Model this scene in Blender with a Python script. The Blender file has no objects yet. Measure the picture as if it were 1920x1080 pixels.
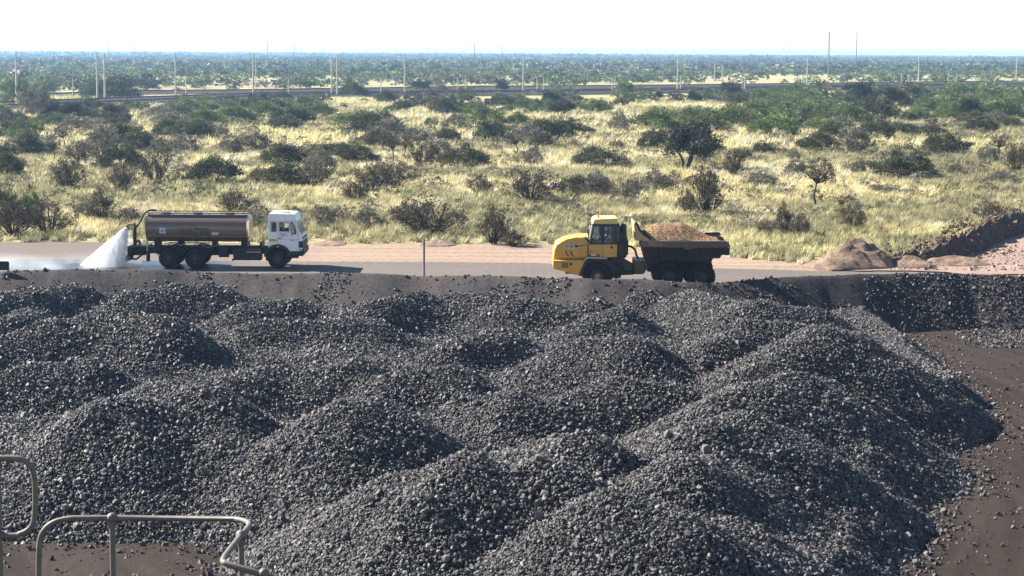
import bpy, bmesh, math, random
import numpy as np
from mathutils import Vector, Matrix, Euler
R = math.radians
scene = bpy.context.scene
COL = scene.collection
rng = np.random.default_rng(7)
random.seed(7)

# ------------------------------------------------------------ camera
CAM_H = 11.3; FPX = 3700.0
cam_d = bpy.data.cameras.new('camera'); cam = bpy.data.objects.new('camera', cam_d); COL.objects.link(cam)
cam.location = (0, 0, CAM_H)
Mc = Matrix.Rotation(R(90 - 6.80), 3, 'X') @ Matrix.Rotation(R(0.30), 3, 'Z')
cam.rotation_euler = Mc.to_euler()
cam_d.sensor_width = 36; cam_d.lens = FPX / 1920 * 36
cam_d.clip_start = 0.5; cam_d.clip_end = 60000
scene.camera = cam

# ------------------------------------------------------------ sky and sun
SUN_EL, SUN_AZ = R(35), R(-63)          # azimuth measured from +Y (view) towards +X
world = bpy.data.worlds.new('World'); scene.world = world; world.use_nodes = True
wn = world.node_tree.nodes; wl = world.node_tree.links
sky = wn.new('ShaderNodeTexSky'); sky.sky_type = 'NISHITA'; sky.sun_disc = False
sky.sun_elevation = SUN_EL; sky.sun_rotation = SUN_AZ % (2 * math.pi)
sky.air_density = 0.9; sky.dust_density = 0.0; sky.ozone_density = 1.8
bg = wn['Background']; wl.new(sky.outputs[0], bg.inputs[0]); bg.inputs[1].default_value = 0.052
sd = bpy.data.lights.new('sun', 'SUN'); sd.energy = 5.0; sd.angle = R(0.5); sd.color = (1, 0.95, 0.87)
sun = bpy.data.objects.new('sun', sd); COL.objects.link(sun)
S = Vector((math.sin(SUN_AZ) * math.cos(SUN_EL), math.cos(SUN_AZ) * math.cos(SUN_EL), math.sin(SUN_EL)))
sun.rotation_euler = S.to_track_quat('Z', 'Y').to_euler(); sun.location = (-60, 60, 80)
scene.view_settings.view_transform = 'Standard'; scene.view_settings.look = 'None'
scene.view_settings.gamma = 1.0; scene.view_settings.exposure = 1.75
scene.cycles.max_bounces = 6; scene.cycles.volume_bounces = 4; scene.cycles.transparent_max_bounces = 12
scene.cycles.use_denoising = True

# ------------------------------------------------------------ placement helpers
def ray(px, py):
    return Mc @ Vector(((px - 960) / FPX, -(py - 540) / FPX, -1))
def on_z(px, py, z=0.0):                # the point at height z that the photo shows at this place
    d = ray(px, py); t = (z - CAM_H) / d.z
    return Vector((d.x * t, d.y * t, z))
def on_y(px, py, y):                    # the point at world depth y
    d = ray(px, py); t = y / d.y
    return Vector((d.x * t, y, CAM_H + d.z * t))
def project(x, y, z):
    m = Mc.transposed(); v = [m[i][0] * x + m[i][1] * y + m[i][2] * (z - CAM_H) for i in range(3)]
    return 960 + FPX * v[0] / -v[2], 540 - FPX * v[1] / -v[2]

# ------------------------------------------------------------ materials
def new_mat(name):
    m = bpy.data.materials.new(name); m.use_nodes = True
    nt = m.node_tree; return m, nt, nt.nodes['Principled BSDF']
def N(nt, kind, **kw):
    n = nt.nodes.new(kind)
    for k, v in kw.items():
        if k.startswith('i_'):
            key = k[2:]; key = int(key) if key.isdigit() else key.replace('_', ' ')
            n.inputs[key].default_value = v
        else: setattr(n, k, v)
    return n
def noise_fac(nt, scale, detail=4, rough=0.6, mapscale=None, lo=0.35, hi=0.65, rot=None):
    tc = N(nt, 'ShaderNodeTexCoord'); src = tc.outputs['Object']
    if mapscale or rot:
        mp = N(nt, 'ShaderNodeMapping'); nt.links.new(src, mp.inputs[0])
        if mapscale: mp.inputs['Scale'].default_value = mapscale
        if rot: mp.inputs['Rotation'].default_value = rot
        src = mp.outputs[0]
    n = N(nt, 'ShaderNodeTexNoise'); n.inputs['Scale'].default_value = scale
    n.inputs['Detail'].default_value = detail; n.inputs['Roughness'].default_value = rough
    nt.links.new(src, n.inputs['Vector'])
    mr = N(nt, 'ShaderNodeMapRange'); mr.inputs[1].default_value = lo; mr.inputs[2].default_value = hi
    nt.links.new(n.outputs[0], mr.inputs[0]); return mr.outputs[0], n.outputs[0]
def mixc(nt, fac, a, b):
    m = N(nt, 'ShaderNodeMix', data_type='RGBA')
    if hasattr(fac, 'links'): nt.links.new(fac, m.inputs[0])
    else: m.inputs[0].default_value = fac
    for v, s in ((a, 6), (b, 7)):
        if hasattr(v, 'links'): nt.links.new(v, m.inputs[s])
        else: m.inputs[s].default_value = (*v, 1)
    return m.outputs[2]
def bump(nt, p, h, strength=0.4, dist=0.05):
    b = N(nt, 'ShaderNodeBump'); b.inputs['Strength'].default_value = strength; b.inputs['Distance'].default_value = dist
    nt.links.new(h, b.inputs['Height']); nt.links.new(b.outputs[0], p.inputs['Normal']); return b
def paint(name, col, rough=0.5, metal=0.0, dirt=(0.16, 0.12, 0.09), amount=0.35, scale=2.5, spec=0.5):
    m, nt, p = new_mat(name)
    f, raw = noise_fac(nt, scale, 6, 0.65, lo=0.42, hi=0.72)
    mu = N(nt, 'ShaderNodeMath', operation='MULTIPLY'); nt.links.new(f, mu.inputs[0]); mu.inputs[1].default_value = amount
    nt.links.new(mixc(nt, mu.outputs[0], col, dirt), p.inputs['Base Color'])
    mr = N(nt, 'ShaderNodeMapRange'); nt.links.new(raw, mr.inputs[0]); mr.inputs[3].default_value = max(rough - .1, .05); mr.inputs[4].default_value = min(rough + .2, 1)
    nt.links.new(mr.outputs[0], p.inputs['Roughness']); p.inputs['Metallic'].default_value = metal
    p.inputs['Specular IOR Level'].default_value = spec
    return m

# ------------------------------------------------------------ mesh helpers
def np_mesh(name, V, F, mat, cols=None, smooth=False):
    """V (n,3); F (m,k) faces of one size; cols (n,3)"""
    me = bpy.data.meshes.new(name); V = np.asarray(V, np.float32); F = np.asarray(F, np.int32)
    me.vertices.add(len(V)); me.vertices.foreach_set('co', V.ravel())
    k = F.shape[1]
    me.loops.add(F.size); me.loops.foreach_set('vertex_index', F.ravel())
    me.polygons.add(len(F)); me.polygons.foreach_set('loop_start', np.arange(0, F.size, k, dtype=np.int32))
    if cols is not None:
        a = me.color_attributes.new('tint', 'FLOAT_COLOR', 'POINT')
        c = np.ones((len(V), 4), np.float32); c[:, :3] = cols; a.data.foreach_set('color', c.ravel())
    me.update(calc_edges=True)
    me.polygons.foreach_set('use_smooth', np.full(len(F), smooth))
    me.materials.append(mat); return me
def link(name, me, parent=None, loc=(0, 0, 0)):
    o = bpy.data.objects.new(name, me); COL.objects.link(o); o.location = loc
    if parent: o.parent = parent
    return o
def tag(o, label=None, cat=None, group=None, kind=None):
    if label: o['label'] = label
    if cat: o['category'] = cat
    if group: o['group'] = group
    if kind: o['kind'] = kind
    return o
def empty(name, loc, rz=0.0):
    o = bpy.data.objects.new(name, None); COL.objects.link(o); o.location = loc; o.rotation_euler = (0, 0, rz)
    o.empty_display_size = 0.3; return o
class MB:
    """collects shapes and links them as one mesh object"""
    def __init__(s): s.bm = bmesh.new()
    def box(s, x0, x1, y0, y1, z0, z1, bev=0.0):
        vs = [s.bm.verts.new((x, y, z)) for x in (x0, x1) for y in (y0, y1) for z in (z0, z1)]
        q = [(0, 1, 3, 2), (4, 6, 7, 5), (0, 4, 5, 1), (2, 3, 7, 6), (0, 2, 6, 4), (1, 5, 7, 3)]
        fs = [s.bm.faces.new([vs[i] for i in f]) for f in q]
        if bev > 0:
            es = list({e for f in fs for e in f.edges})
            bmesh.ops.bevel(s.bm, geom=es, offset=bev, segments=2, affect='EDGES', profile=0.5)
        return s
    def prism(s, pts, y0, y1, bev=0.0, seg=2):
        """polygon in x,z extruded along y"""
        a = [s.bm.verts.new((x, y0, z)) for x, z in pts]; b = [s.bm.verts.new((x, y1, z)) for x, z in pts]
        fs = [s.bm.faces.new(a), s.bm.faces.new(b[::-1])]; n = len(pts)
        for i in range(n): fs.append(s.bm.faces.new([a[i], b[i], b[(i + 1) % n], a[(i + 1) % n]]))
        if bev > 0:
            es = list({e for f in fs[:2] for e in f.edges})
            bmesh.ops.bevel(s.bm, geom=es, offset=bev, segments=seg, affect='EDGES', profile=0.5)
        return s
    def tube(s, pts, r, n=8, closed=True):
        pts = [Vector(p) for p in pts]; rr = r if isinstance(r, (list, tuple)) else [r] * len(pts)
        rings = []; up = Vector((0.13, 0.31, 0.94)).normalized()
        prev = None
        for i, p in enumerate(pts):
            t = (pts[min(i + 1, len(pts) - 1)] - pts[max(i - 1, 0)]).normalized()
            if prev is None:
                a = t.cross(up)
                if a.length < .1: a = t.cross(Vector((1, 0, 0)))
            else: a = prev - t * prev.dot(t)
            a.normalize(); prev = a; b = t.cross(a)
            rings.append([s.bm.verts.new(p + (a * math.cos(2 * math.pi * k / n) + b * math.sin(2 * math.pi * k / n)) * rr[i]) for k in range(n)])
        for i in range(len(rings) - 1):
            for k in range(n):
                s.bm.faces.new([rings[i][k], rings[i][(k + 1) % n], rings[i + 1][(k + 1) % n], rings[i + 1][k]])
        if closed: s.bm.faces.new(rings[0][::-1]); s.bm.faces.new(rings[-1])
        return s
    def lathe_y(s, cx, cz, prof, n=28):
        """profile [(y, radius)] turned about an axis along y through (cx, cz)"""
        rings = []
        for y, r in prof:
            if r <= 1e-6: rings.append([s.bm.verts.new((cx, y, cz))])
            else: rings.append([s.bm.verts.new((cx + r * math.cos(2 * math.pi * k / n), y, cz + r * math.sin(2 * math.pi * k / n))) for k in range(n)])
        for a, b in zip(rings, rings[1:]):
            for k in range(n):
                q = [a[k % len(a)], a[(k + 1) % len(a)], b[(k + 1) % len(b)], b[k % len(b)]]
                q = list(dict.fromkeys(q))
                if len(q) > 2: s.bm.faces.new(q)
        return s
    def quad(s, pts): s.bm.faces.new([s.bm.verts.new(p) for p in pts]); return s
    def build(s, name, mat, parent=None, smooth=None, loc=(0, 0, 0)):
        bmesh.ops.recalc_face_normals(s.bm, faces=s.bm.faces)
        me = bpy.data.meshes.new(name); s.bm.to_mesh(me); s.bm.free(); me.materials.append(mat)
        if smooth:
            me.polygons.foreach_set('use_smooth', [True] * len(me.polygons))
            me.set_sharp_from_angle(angle=R(smooth))
        return link(name, me, parent, loc)
def bez(p, n=8):
    """smooth curve through points (Catmull-Rom)"""
    P = [Vector(q) for q in p]; P = [P[0]] + P + [P[-1]]; out = []
    for i in range(1, len(P) - 2):
        for k in range(n):
            t = k / n
            out.append(0.5 * ((2 * P[i]) + (P[i + 1] - P[i - 1]) * t + (2 * P[i - 1] - 5 * P[i] + 4 * P[i + 1] - P[i + 2]) * t * t + (3 * P[i] - P[i - 1] - 3 * P[i + 1] + P[i + 2]) * t ** 3))
    out.append(P[-2]); return out
def vnoise(x, y, s, seed=0):
    """cheap smooth value noise, vectorised"""
    x = np.asarray(x, float) / s; y = np.asarray(y, float) / s
    xi = np.floor(x).astype(np.int64); yi = np.floor(y).astype(np.int64); fx = x - xi; fy = y - yi
    def h(a, b):
        n = (a * 374761393 + b * 668265263 + seed * 1442695041) & 0x7fffffff
        n = ((n ^ (n >> 13)) * 1274126177) & 0x7fffffff
        return ((n ^ (n >> 16)) & 0xffff) / 65535.0
    u = fx * fx * (3 - 2 * fx); v = fy * fy * (3 - 2 * fy)
    return (h(xi, yi) * (1 - u) + h(xi + 1, yi) * u) * (1 - v) + (h(xi, yi + 1) * (1 - u) + h(xi + 1, yi + 1) * u) * v
def fbm(x, y, s, seed=0, o=4):
    t = 0; a = 1; n = 0
    for i in range(o): t = t + a * vnoise(x, y, s / 2 ** i, seed + i); n += a; a *= .5
    return t / n

# ------------------------------------------------------------ land: shared edge lines
YARD = -1.8
crest_t = [(-700, 512, 99), (-300, 511, 98.8), (0, 509, 98.5), (100, 506, 98.5), (200, 504, 98.6), (400, 510, 98.3), (600, 512, 97), (800, 516, 95.5), (950, 519, 94), (1100, 522, 92.6),
           (1250, 527, 92), (1350, 529, 92.2), (1430, 524, 93), (1550, 518, 94.6), (1700, 514, 96.6), (1800, 514, 97.4), (1920, 518, 97.5), (2300, 520, 97.5), (2800, 522, 97.5)]
cp = [on_y(a, b, c) for a, b, c in crest_t]
cx_, cy_, cz_ = (np.array([p[i] for p in cp]) for i in range(3))
def crestY(x): return np.interp(x, cx_, cy_) + 0.5 * (fbm(x, x * 0, 3, 5) - .5)
def crestZ(x): return np.interp(x, cx_, cz_) + 0.22 * (fbm(x, x * 0, 2.2, 9) - .5)
def line_t(t):
    P = [on_z(a, b) for a, b in t]; return np.array([p.x for p in P]), np.array([p.y for p in P])
rv = line_t([(-900, 487), (0, 486), (600, 490), (1000, 493), (1200, 500), (1400, 504), (1500, 507), (1700, 510), (1920, 515.5), (2800, 535)])
vg = line_t([(-900, 452), (0, 453), (240, 453), (600, 457), (1000, 457), (1150, 463), (1270, 475), (1400, 486), (1520, 497), (1600, 502), (1750, 507), (1920, 513), (2800, 530)])
def roadY(x): return np.interp(x, *rv) + 0.6 * (fbm(x, x * 0, 4, 11) - .5)
def vergeY(x): return np.interp(x, *vg) + 2.4 * (fbm(x, x * 0, 3, 12) - .5)
def strip(name, xs, lo, hi, n, zf, mat, power=1.0):
    """sheet between two edge lines; rows spread from lo(x) to hi(x)"""
    t = np.linspace(0, 1, n) ** power
    X = np.repeat(xs[:, None], n, 1); a = lo(xs)[:, None]; b = hi(xs)[:, None]; Y = a + (b - a) * t
    Z = zf(X, Y, t[None, :] + 0 * X)
    V = np.stack([X, Y, Z], -1).reshape(-1, 3); i = np.arange(len(xs) - 1)[:, None] * n + np.arange(n - 1)
    F = np.stack([i, i + n, i + n + 1, i + 1], -1).reshape(-1, 4)
    me = np_mesh(name, V, F, mat, smooth=True); o = link(name, me); o['kind'] = 'structure'; return o

# ore heaps: (px, py, crest height) chains; each chain is a ridge line
HEAPS = [
 [(-90, 560, .7), (60, 545, .6), (130, 533, .6)], [(250, 548, .6), (330, 537, .7), (400, 536, .7)],
 [(470, 570, .4), (560, 562, .5)], [(690, 565, .5), (790, 549, .6)], [(860, 552, .5), (925, 550, .6)], [(970, 562, .5), (1000, 561, .5)],
 [(1060, 575, .2), (1105, 562, .5)], [(1110, 592, .2), (1160, 577, .5)], [(1200, 545, .3), (1250, 531, .5)], [(1290, 545, .5), (1420, 570, .6), (1520, 578, .4)],
 [(-60, 650, .4), (80, 608, 1.0), (190, 590, 1.25), (300, 592, 1.35)], [(-40, 610, .3), (60, 580, .4)],
 [(-80, 725, .3), (60, 690, .7), (170, 676, .9)], [(480, 600, .5), (560, 600, .5)], [(620, 600, .5), (700, 600, .5)],
 [(20, 890, -1.2), (110, 815, -.1), (200, 757, 1.1), (240, 746, 1.25)], [(290, 722, 1.25), (370, 722, 1.4)], [(300, 935, -1.4), (350, 880, -.7), (410, 830, .1), (410, 765, .8)],
 [(440, 705, .7), (520, 690, .7)], [(590, 700, .6), (680, 676, .9)], [(740, 700, .8), (860, 690, .95)],
 [(480, 950, -1.2), (530, 880, -.4), (570, 820, .3), (620, 765, 1.2), (690, 742, 1.4)], [(890, 745, .6), (960, 735, .9)], [(850, 640, .5), (940, 620, .5)],
 [(1030, 665, .4), (1100, 640, 1.0), (1190, 632, 1.3)], [(1040, 750, .6), (1160, 718, .9), (1260, 720, .9)],
 [(950, 845, .5), (1080, 810, 1.35)], [(560, 1000, -1.0), (660, 955, -.1), (770, 900, 1.0), (850, 850, 1.8)], [(940, 900, .7), (1000, 870, 1.5), (1020, 872, 1.5)],
 [(1080, 970, .4), (1140, 920, 1.5)], [(1230, 950, 1.2), (1255, 955, 1.2)],
 [(1330, 640, .9), (1400, 606, 1.1), (1480, 604, 1.1)], [(1400, 700, .9), (1470, 650, 1.3), (1540, 618, 1.65), (1590, 622, 1.4)], [(1300, 770, .8), (1400, 730, 1.2), (1490, 705, 1.3), (1535, 706, 1.0)],
 [(1230, 850, .7), (1310, 803, 1.2), (1390, 783, 1.25), (1435, 792, .9)], [(1180, 905, .5), (1270, 865, 1.0), (1335, 862, .75)], [(1320, 1010, .3), (1360, 975, .4)],
 [(-60, 880, -.6), (-20, 840, -.1)], [(1600, 640, 1.2), (1690, 686, .1)],
]
SEG = []
for ch in HEAPS:
    P = [on_z(a, b, c) for a, b, c in ch]
    for p, q in zip(P, P[1:]): SEG.append((p, q))
FEET = [on_z(a, b, YARD) for a, b in [(-500, 600), (1560, 575), (1640, 600), (1740, 670), (1850, 760), (1795, 800), (1775, 838), (1720, 860), (1765, 940), (1700, 970), (1675, 1050), (1640, 1120), (1500, 1300), (520, 1300), (500, 1120), (470, 1040), (430, 1000), (330, 1000), (240, 985), (150, 1000), (60, 985), (0, 960), (-500, 930)]]
def inward(x, y):
    """distance inside the outline of the stockpile's foot"""
    d = np.full(x.shape, 99.0); ins = np.zeros(x.shape, bool); n = len(FEET)
    for i in range(n):
        a, b = FEET[i], FEET[(i + 1) % n]; dx, dy = b.x - a.x, b.y - a.y
        t = np.clip(((x - a.x) * dx + (y - a.y) * dy) / (dx * dx + dy * dy), 0, 1); d = np.minimum(d, np.hypot(x - a.x - t * dx, y - a.y - t * dy))
        ins ^= ((a.y > y) != (b.y > y)) & (x < dx * (y - a.y) / (dy + 1e-12) + a.x)
    return np.where(ins, d, -d)
def heapZ(x, y):
    x = np.asarray(x, float); y = np.asarray(y, float)
    wx = x + 0.9 * (fbm(x, y, 3.0, 21) - .5); wy = y + 0.9 * (fbm(x, y, 3.0, 31) - .5)
    hs = np.minimum(YARD + .72 * inward(wx, wy), -.7 + 1.1 * (fbm(x, y, 6.5, 44, 3) - .5))
    for p, q in SEG:
        dx, dy = q.x - p.x, q.y - p.y; L = dx * dx + dy * dy + 1e-9
        t = np.clip(((wx - p.x) * dx + (wy - p.y) * dy) / L, 0, 1)
        d = np.hypot(wx - p.x - t * dx, wy - p.y - t * dy)
        r = 0.6; z = p.z + t * (q.z - p.z) - 0.68 * (np.sqrt(d * d + r * r) - r)
        # smooth maximum
        m = np.maximum(hs, z); dd = np.abs(hs - z); hs = m + np.maximum(0.5 - dd, 0) ** 2 / 2.0
    return hs + 0.11 * (fbm(x, y, 1.1, 41, 3) - .5)
def yardZ(x, y): return YARD + 0.10 * (fbm(x, y, 5, 51) - .5) + 0.04 * (fbm(x, y, .8, 52) - .5)
def bermZ(x, y):
    """near slope of the berm from crest down to the yard"""
    c = crestY(x); z = crestZ(x); s = 0.62 + 0.14 * fbm(x, y * 0, 1.6, 61)
    d = c - y
    rill = 0.10 * (fbm(x, y * .25, 0.8, 63) - .5) * np.clip(d, 0, 1)
    near = z - s * (np.sqrt(np.clip(d, 0, 99) ** 2 + .04) - .2) + rill
    return np.where(d >= 0, near, z)
def landZ(x, y): return np.maximum(yardZ(x, y), bermZ(x, y))
# ============================================================ GROUND
def tinted(name, rough=0.9, trans=0.0, spec=0.3, bumpy=0.0, nz=None):
    """surface whose own colour comes from the mesh's tint attribute"""
    m, nt, p = new_mat(name); a = N(nt, 'ShaderNodeAttribute', attribute_name='tint'); c = a.outputs['Color']
    if nz:
        f, raw = noise_fac(nt, nz[0], 4, .65, lo=.3, hi=.7)
        mu = N(nt, 'ShaderNodeMix', data_type='RGBA', blend_type='MULTIPLY'); mu.inputs[0].default_value = 1
        g = N(nt, 'ShaderNodeMapRange'); nt.links.new(f, g.inputs[0]); g.inputs[3].default_value = 1 - nz[1]; g.inputs[4].default_value = 1 + nz[1]
        nt.links.new(c, mu.inputs[6]); nt.links.new(g.outputs[0], mu.inputs[7]); c = mu.outputs[2]
    nt.links.new(c, p.inputs['Base Color']); p.inputs['Roughness'].default_value = rough; p.inputs['Specular IOR Level'].default_value = spec
    if bumpy:
        f, raw = noise_fac(nt, bumpy, 5, .7); bump(nt, p, raw, .6, .05)
    if trans:
        t = N(nt, 'ShaderNodeBsdfTranslucent'); nt.links.new(c, t.inputs[0]); mx = N(nt, 'ShaderNodeMixShader'); mx.inputs[0].default_value = trans
        nt.links.new(p.outputs[0], mx.inputs[1]); nt.links.new(t.outputs[0], mx.inputs[2])
        nt.links.new(mx.outputs[0], nt.nodes['Material Output'].inputs[0])
    return m
# plain
M_plain, nt, p = new_mat('straw_soil')
f1, r1 = noise_fac(nt, 0.035, 6, .62, lo=.4, hi=.62); f2, r2 = noise_fac(nt, 0.6, 8, .75, mapscale=(1, .6, 1), lo=.35, hi=.62); f3, r3 = noise_fac(nt, 0.012, 5, .6, lo=.5, hi=.62)
c = mixc(nt, f2, (.16, .13, .075), (.36, .30, .16)); c = mixc(nt, f1, c, (.40, .35, .165)); c = mixc(nt, f3, c, (.30, .30, .15))
nt.links.new(c, p.inputs['Base Color']); p.inputs['Roughness'].default_value = .95; p.inputs['Specular IOR Level'].default_value = .1; bump(nt, p, r2, .8, .3)
# haul road: dark fines, ruts along the road
M_road, nt, p = new_mat('haul_road_fines')
f1, r1 = noise_fac(nt, 1.0, 6, .6, mapscale=(.06, 1.6, 1), lo=.35, hi=.65); f2, r2 = noise_fac(nt, 4, 8, .75, lo=.4, hi=.7)
c = mixc(nt, f1, (.056, .043, .034), (.110, .082, .061)); c = mixc(nt, f2, c, (.15, .12, .10))
tc = N(nt, 'ShaderNodeTexCoord'); sx = N(nt, 'ShaderNodeSeparateXYZ'); nt.links.new(tc.outputs['Object'], sx.inputs[0])
wet = N(nt, 'ShaderNodeMapRange'); nt.links.new(sx.outputs[0], wet.inputs[0]); wet.inputs[1].default_value = -17.5; wet.inputs[2].default_value = -13.5; wet.inputs[3].default_value = 1; wet.inputs[4].default_value = 0
nt.links.new(mixc(nt, wet.outputs[0], c, (.035, .031, .03)), p.inputs['Base Color'])
rr = N(nt, 'ShaderNodeMapRange'); nt.links.new(wet.outputs[0], rr.inputs[0]); rr.inputs[3].default_value = .9; rr.inputs[4].default_value = .33; nt.links.new(rr.outputs[0], p.inputs['Roughness'])
bump(nt, p, r2, .5, .03)
# sandy verge with tyre tread rows
M_verge, nt, p = new_mat('tracked_verge_sand')
f1, r1 = noise_fac(nt, 1.0, 6, .6, mapscale=(.05, .9, 1), lo=.35, hi=.65); f2, r2 = noise_fac(nt, 3, 8, .75, lo=.4, hi=.7)
c = mixc(nt, f1, (.12, .08, .055), (.27, .17, .105)); c = mixc(nt, f2, c, (.35, .245, .165))
tc = N(nt, 'ShaderNodeTexCoord'); sx = N(nt, 'ShaderNodeSeparateXYZ'); nt.links.new(tc.outputs['Object'], sx.inputs[0])
def M_(op, a, b=None):
    m = N(nt, 'ShaderNodeMath', operation=op)
    for k, v in enumerate((a, b)):
        if v is None: continue
        if hasattr(v, 'links'): nt.links.new(v, m.inputs[k])
        else: m.inputs[k].default_value = v
    return m.outputs[0]
v = M_('ABSOLUTE', M_('SUBTRACT', M_('FRACT', M_('DIVIDE', sx.outputs[1], 2.3)), .5))
tread = M_('SINE', M_('ADD', M_('MULTIPLY', sx.outputs[0], 9.5), M_('MULTIPLY', v, 16)))
tmask, _ = noise_fac(nt, 1.0, 3, .5, mapscale=(.04, .6, 1), lo=.38, hi=.5)
tr = M_('MULTIPLY', M_('ADD', M_('MULTIPLY', tread, .5), .5), tmask)
c = mixc(nt, M_('MULTIPLY', tr, .14), c, (.15, .11, .09))
wet = N(nt, 'ShaderNodeMapRange'); nt.links.new(sx.outputs[0], wet.inputs[0]); wet.inputs[1].default_value = -17; wet.inputs[2].default_value = -10; wet.inputs[3].default_value = .85; wet.inputs[4].default_value = 0
nt.links.new(mixc(nt, wet.outputs[0], c, (.085, .062, .052)), p.inputs['Base Color']); p.inputs['Roughness'].default_value = .95
bump(nt, p, tr, .4, .05)
# yard floor: brown dust with dark fines and tracks
M_yard, nt, p = new_mat('yard_floor_dust')
f1, r1 = noise_fac(nt, .12, 6, .6, lo=.35, hi=.65); f2, r2 = noise_fac(nt, 2.2, 8, .75, mapscale=(1, .5, 1), lo=.42, hi=.7)
f3, r3 = noise_fac(nt, 1.0, 5, .6, mapscale=(.10, 1.3, 1), rot=(0, 0, R(14)), lo=.45, hi=.62); r3.node.inputs['Distortion'].default_value = .8
tc = N(nt, 'ShaderNodeTexCoord'); sx = N(nt, 'ShaderNodeSeparateXYZ'); nt.links.new(tc.outputs['Object'], sx.inputs[0])
def MM(op, a, b):
    m = N(nt, 'ShaderNodeMath', operation=op)
    for k, v_ in enumerate((a, b)):
        if hasattr(v_, 'links'): nt.links.new(v_, m.inputs[k])
        else: m.inputs[k].default_value = v_
    return m.outputs[0]
dx_ = MM('SUBTRACT', sx.outputs[0], 0.0); dy_ = MM('MULTIPLY', MM('SUBTRACT', sx.outputs[1], 66.0), .55); rad_ = MM('SQRT', MM('ADD', MM('MULTIPLY', dx_, dx_), MM('MULTIPLY', dy_, dy_)), 0.0)
cb = N(nt, 'ShaderNodeCombineXYZ'); nt.links.new(rad_, cb.inputs[0]); nt.links.new(MM('MULTIPLY', MM('ARCTAN2', dy_, dx_), 1.2), cb.inputs[1])
ns = N(nt, 'ShaderNodeTexNoise'); ns.inputs['Scale'].default_value = 1.5; ns.inputs['Detail'].default_value = 5; nt.links.new(cb.outputs[0], ns.inputs['Vector'])
mr3 = N(nt, 'ShaderNodeMapRange'); nt.links.new(ns.outputs[0], mr3.inputs[0]); mr3.inputs[1].default_value = .42; mr3.inputs[2].default_value = .62; f3 = mr3.outputs[0]
c = mixc(nt, f1, (.016, .0105, .0078), (.030, .0195, .0145)); c = mixc(nt, f3, c, (.036, .025, .0195)); c = mixc(nt, M_('MULTIPLY', f2, .6), c, (.04, .029, .023))
nt.links.new(c, p.inputs['Base Color']); p.inputs['Roughness'].default_value = .95; p.inputs['Specular IOR Level'].default_value = .15; bump(nt, p, r2, .9, .08)
# berm: grey brown fines, darker patches of ore dust
M_berm, nt, p = new_mat('berm_dust')
f1, r1 = noise_fac(nt, .5, 6, .62, mapscale=(1, .35, .35), lo=.42, hi=.6); f2, r2 = noise_fac(nt, 5, 8, .75, lo=.45, hi=.75)
tc = N(nt, 'ShaderNodeTexCoord'); sx = N(nt, 'ShaderNodeSeparateXYZ'); nt.links.new(tc.outputs['Object'], sx.inputs[0])
rt = N(nt, 'ShaderNodeMapRange'); nt.links.new(sx.outputs[0], rt.inputs[0]); rt.inputs[1].default_value = 8; rt.inputs[2].default_value = 14
c = mixc(nt, f1, (.062, .051, .047), (.030, .027, .028)); c = mixc(nt, rt.outputs[0], c, (.040, .036, .037)); c = mixc(nt, f2, c, (.085, .07, .065))
nt.links.new(c, p.inputs['Base Color']); p.inputs['Roughness'].default_value = .95; p.inputs['Specular IOR Level'].default_value = .15; bump(nt, p, r2, .9, .06)
M_pad, nt, p = new_mat('pink_pad_soil')
f1, r1 = noise_fac(nt, .25, 6, .65, lo=.4, hi=.62); f2, r2 = noise_fac(nt, 2.0, 8, .75, lo=.4, hi=.7)
c = mixc(nt, f1, (.22, .145, .115), (.31, .205, .155)); c = mixc(nt, M_('MULTIPLY', f2, .6), c, (.25, .17, .14))
nt.links.new(c, p.inputs['Base Color']); p.inputs['Roughness'].default_value = .95; bump(nt, p, r2, .9, .12)

xs = np.concatenate([np.linspace(-170, -32, 90), np.linspace(-31.6, 34, 330), np.linspace(34.6, 170, 90)])
far = lambda x: x * 0 + 700.0
ground = strip('ground', xs, vergeY, far, 90, lambda X, Y, t: .10 * (fbm(X, Y, 6, 71) - .5) * np.clip(t * 60, 0, 1), M_plain, 2.4)
def bigring(name):
    # the rest of the plain out to the horizon, joined to the near sheet
    V = [(-170, 99, 0), (-170, 700, 0), (170, 700, 0), (170, 99, 0), (-30000, 99, 0), (-30000, 700, 0), (30000, 700, 0), (30000, 99, 0), (-30000, 30000, 0), (30000, 30000, 0), (-170, 30000, 0), (170, 30000, 0)]
    F = [(4, 0, 1, 5), (3, 7, 6, 2), (5, 1, 10, 8), (1, 2, 11, 10), (2, 6, 9, 11)]
    return V, F
V, F = bigring(0); pl = link('plain', np_mesh('plain', V, F, M_plain)); pl['kind'] = 'structure'
strip('verge', xs, roadY, vergeY, 14, lambda X, Y, t: .05 * (fbm(X, Y, 1.5, 72) - .5) * np.sin(t * math.pi), M_verge)
road = strip('haul_road', xs, crestY, roadY, 16, lambda X, Y, t: crestZ(X) * np.clip(1 - t * 8, 0, 1) ** 1.5 + .03 * (fbm(X, Y, 1.5, 73) - .5) * np.sin(t * math.pi), M_road)
foot = lambda x: crestY(x) - 5.5
berm = strip('berm', xs, foot, crestY, 34, lambda X, Y, t: np.maximum(bermZ(X, Y), YARD - .3), M_berm)
near = lambda x: x * 0 - 6.0
yard = strip('yard', xs, near, lambda x: crestY(x) - 1.5, 240, lambda X, Y, t: yardZ(X, Y) - .5 * (t > .995), M_yard)

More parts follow.
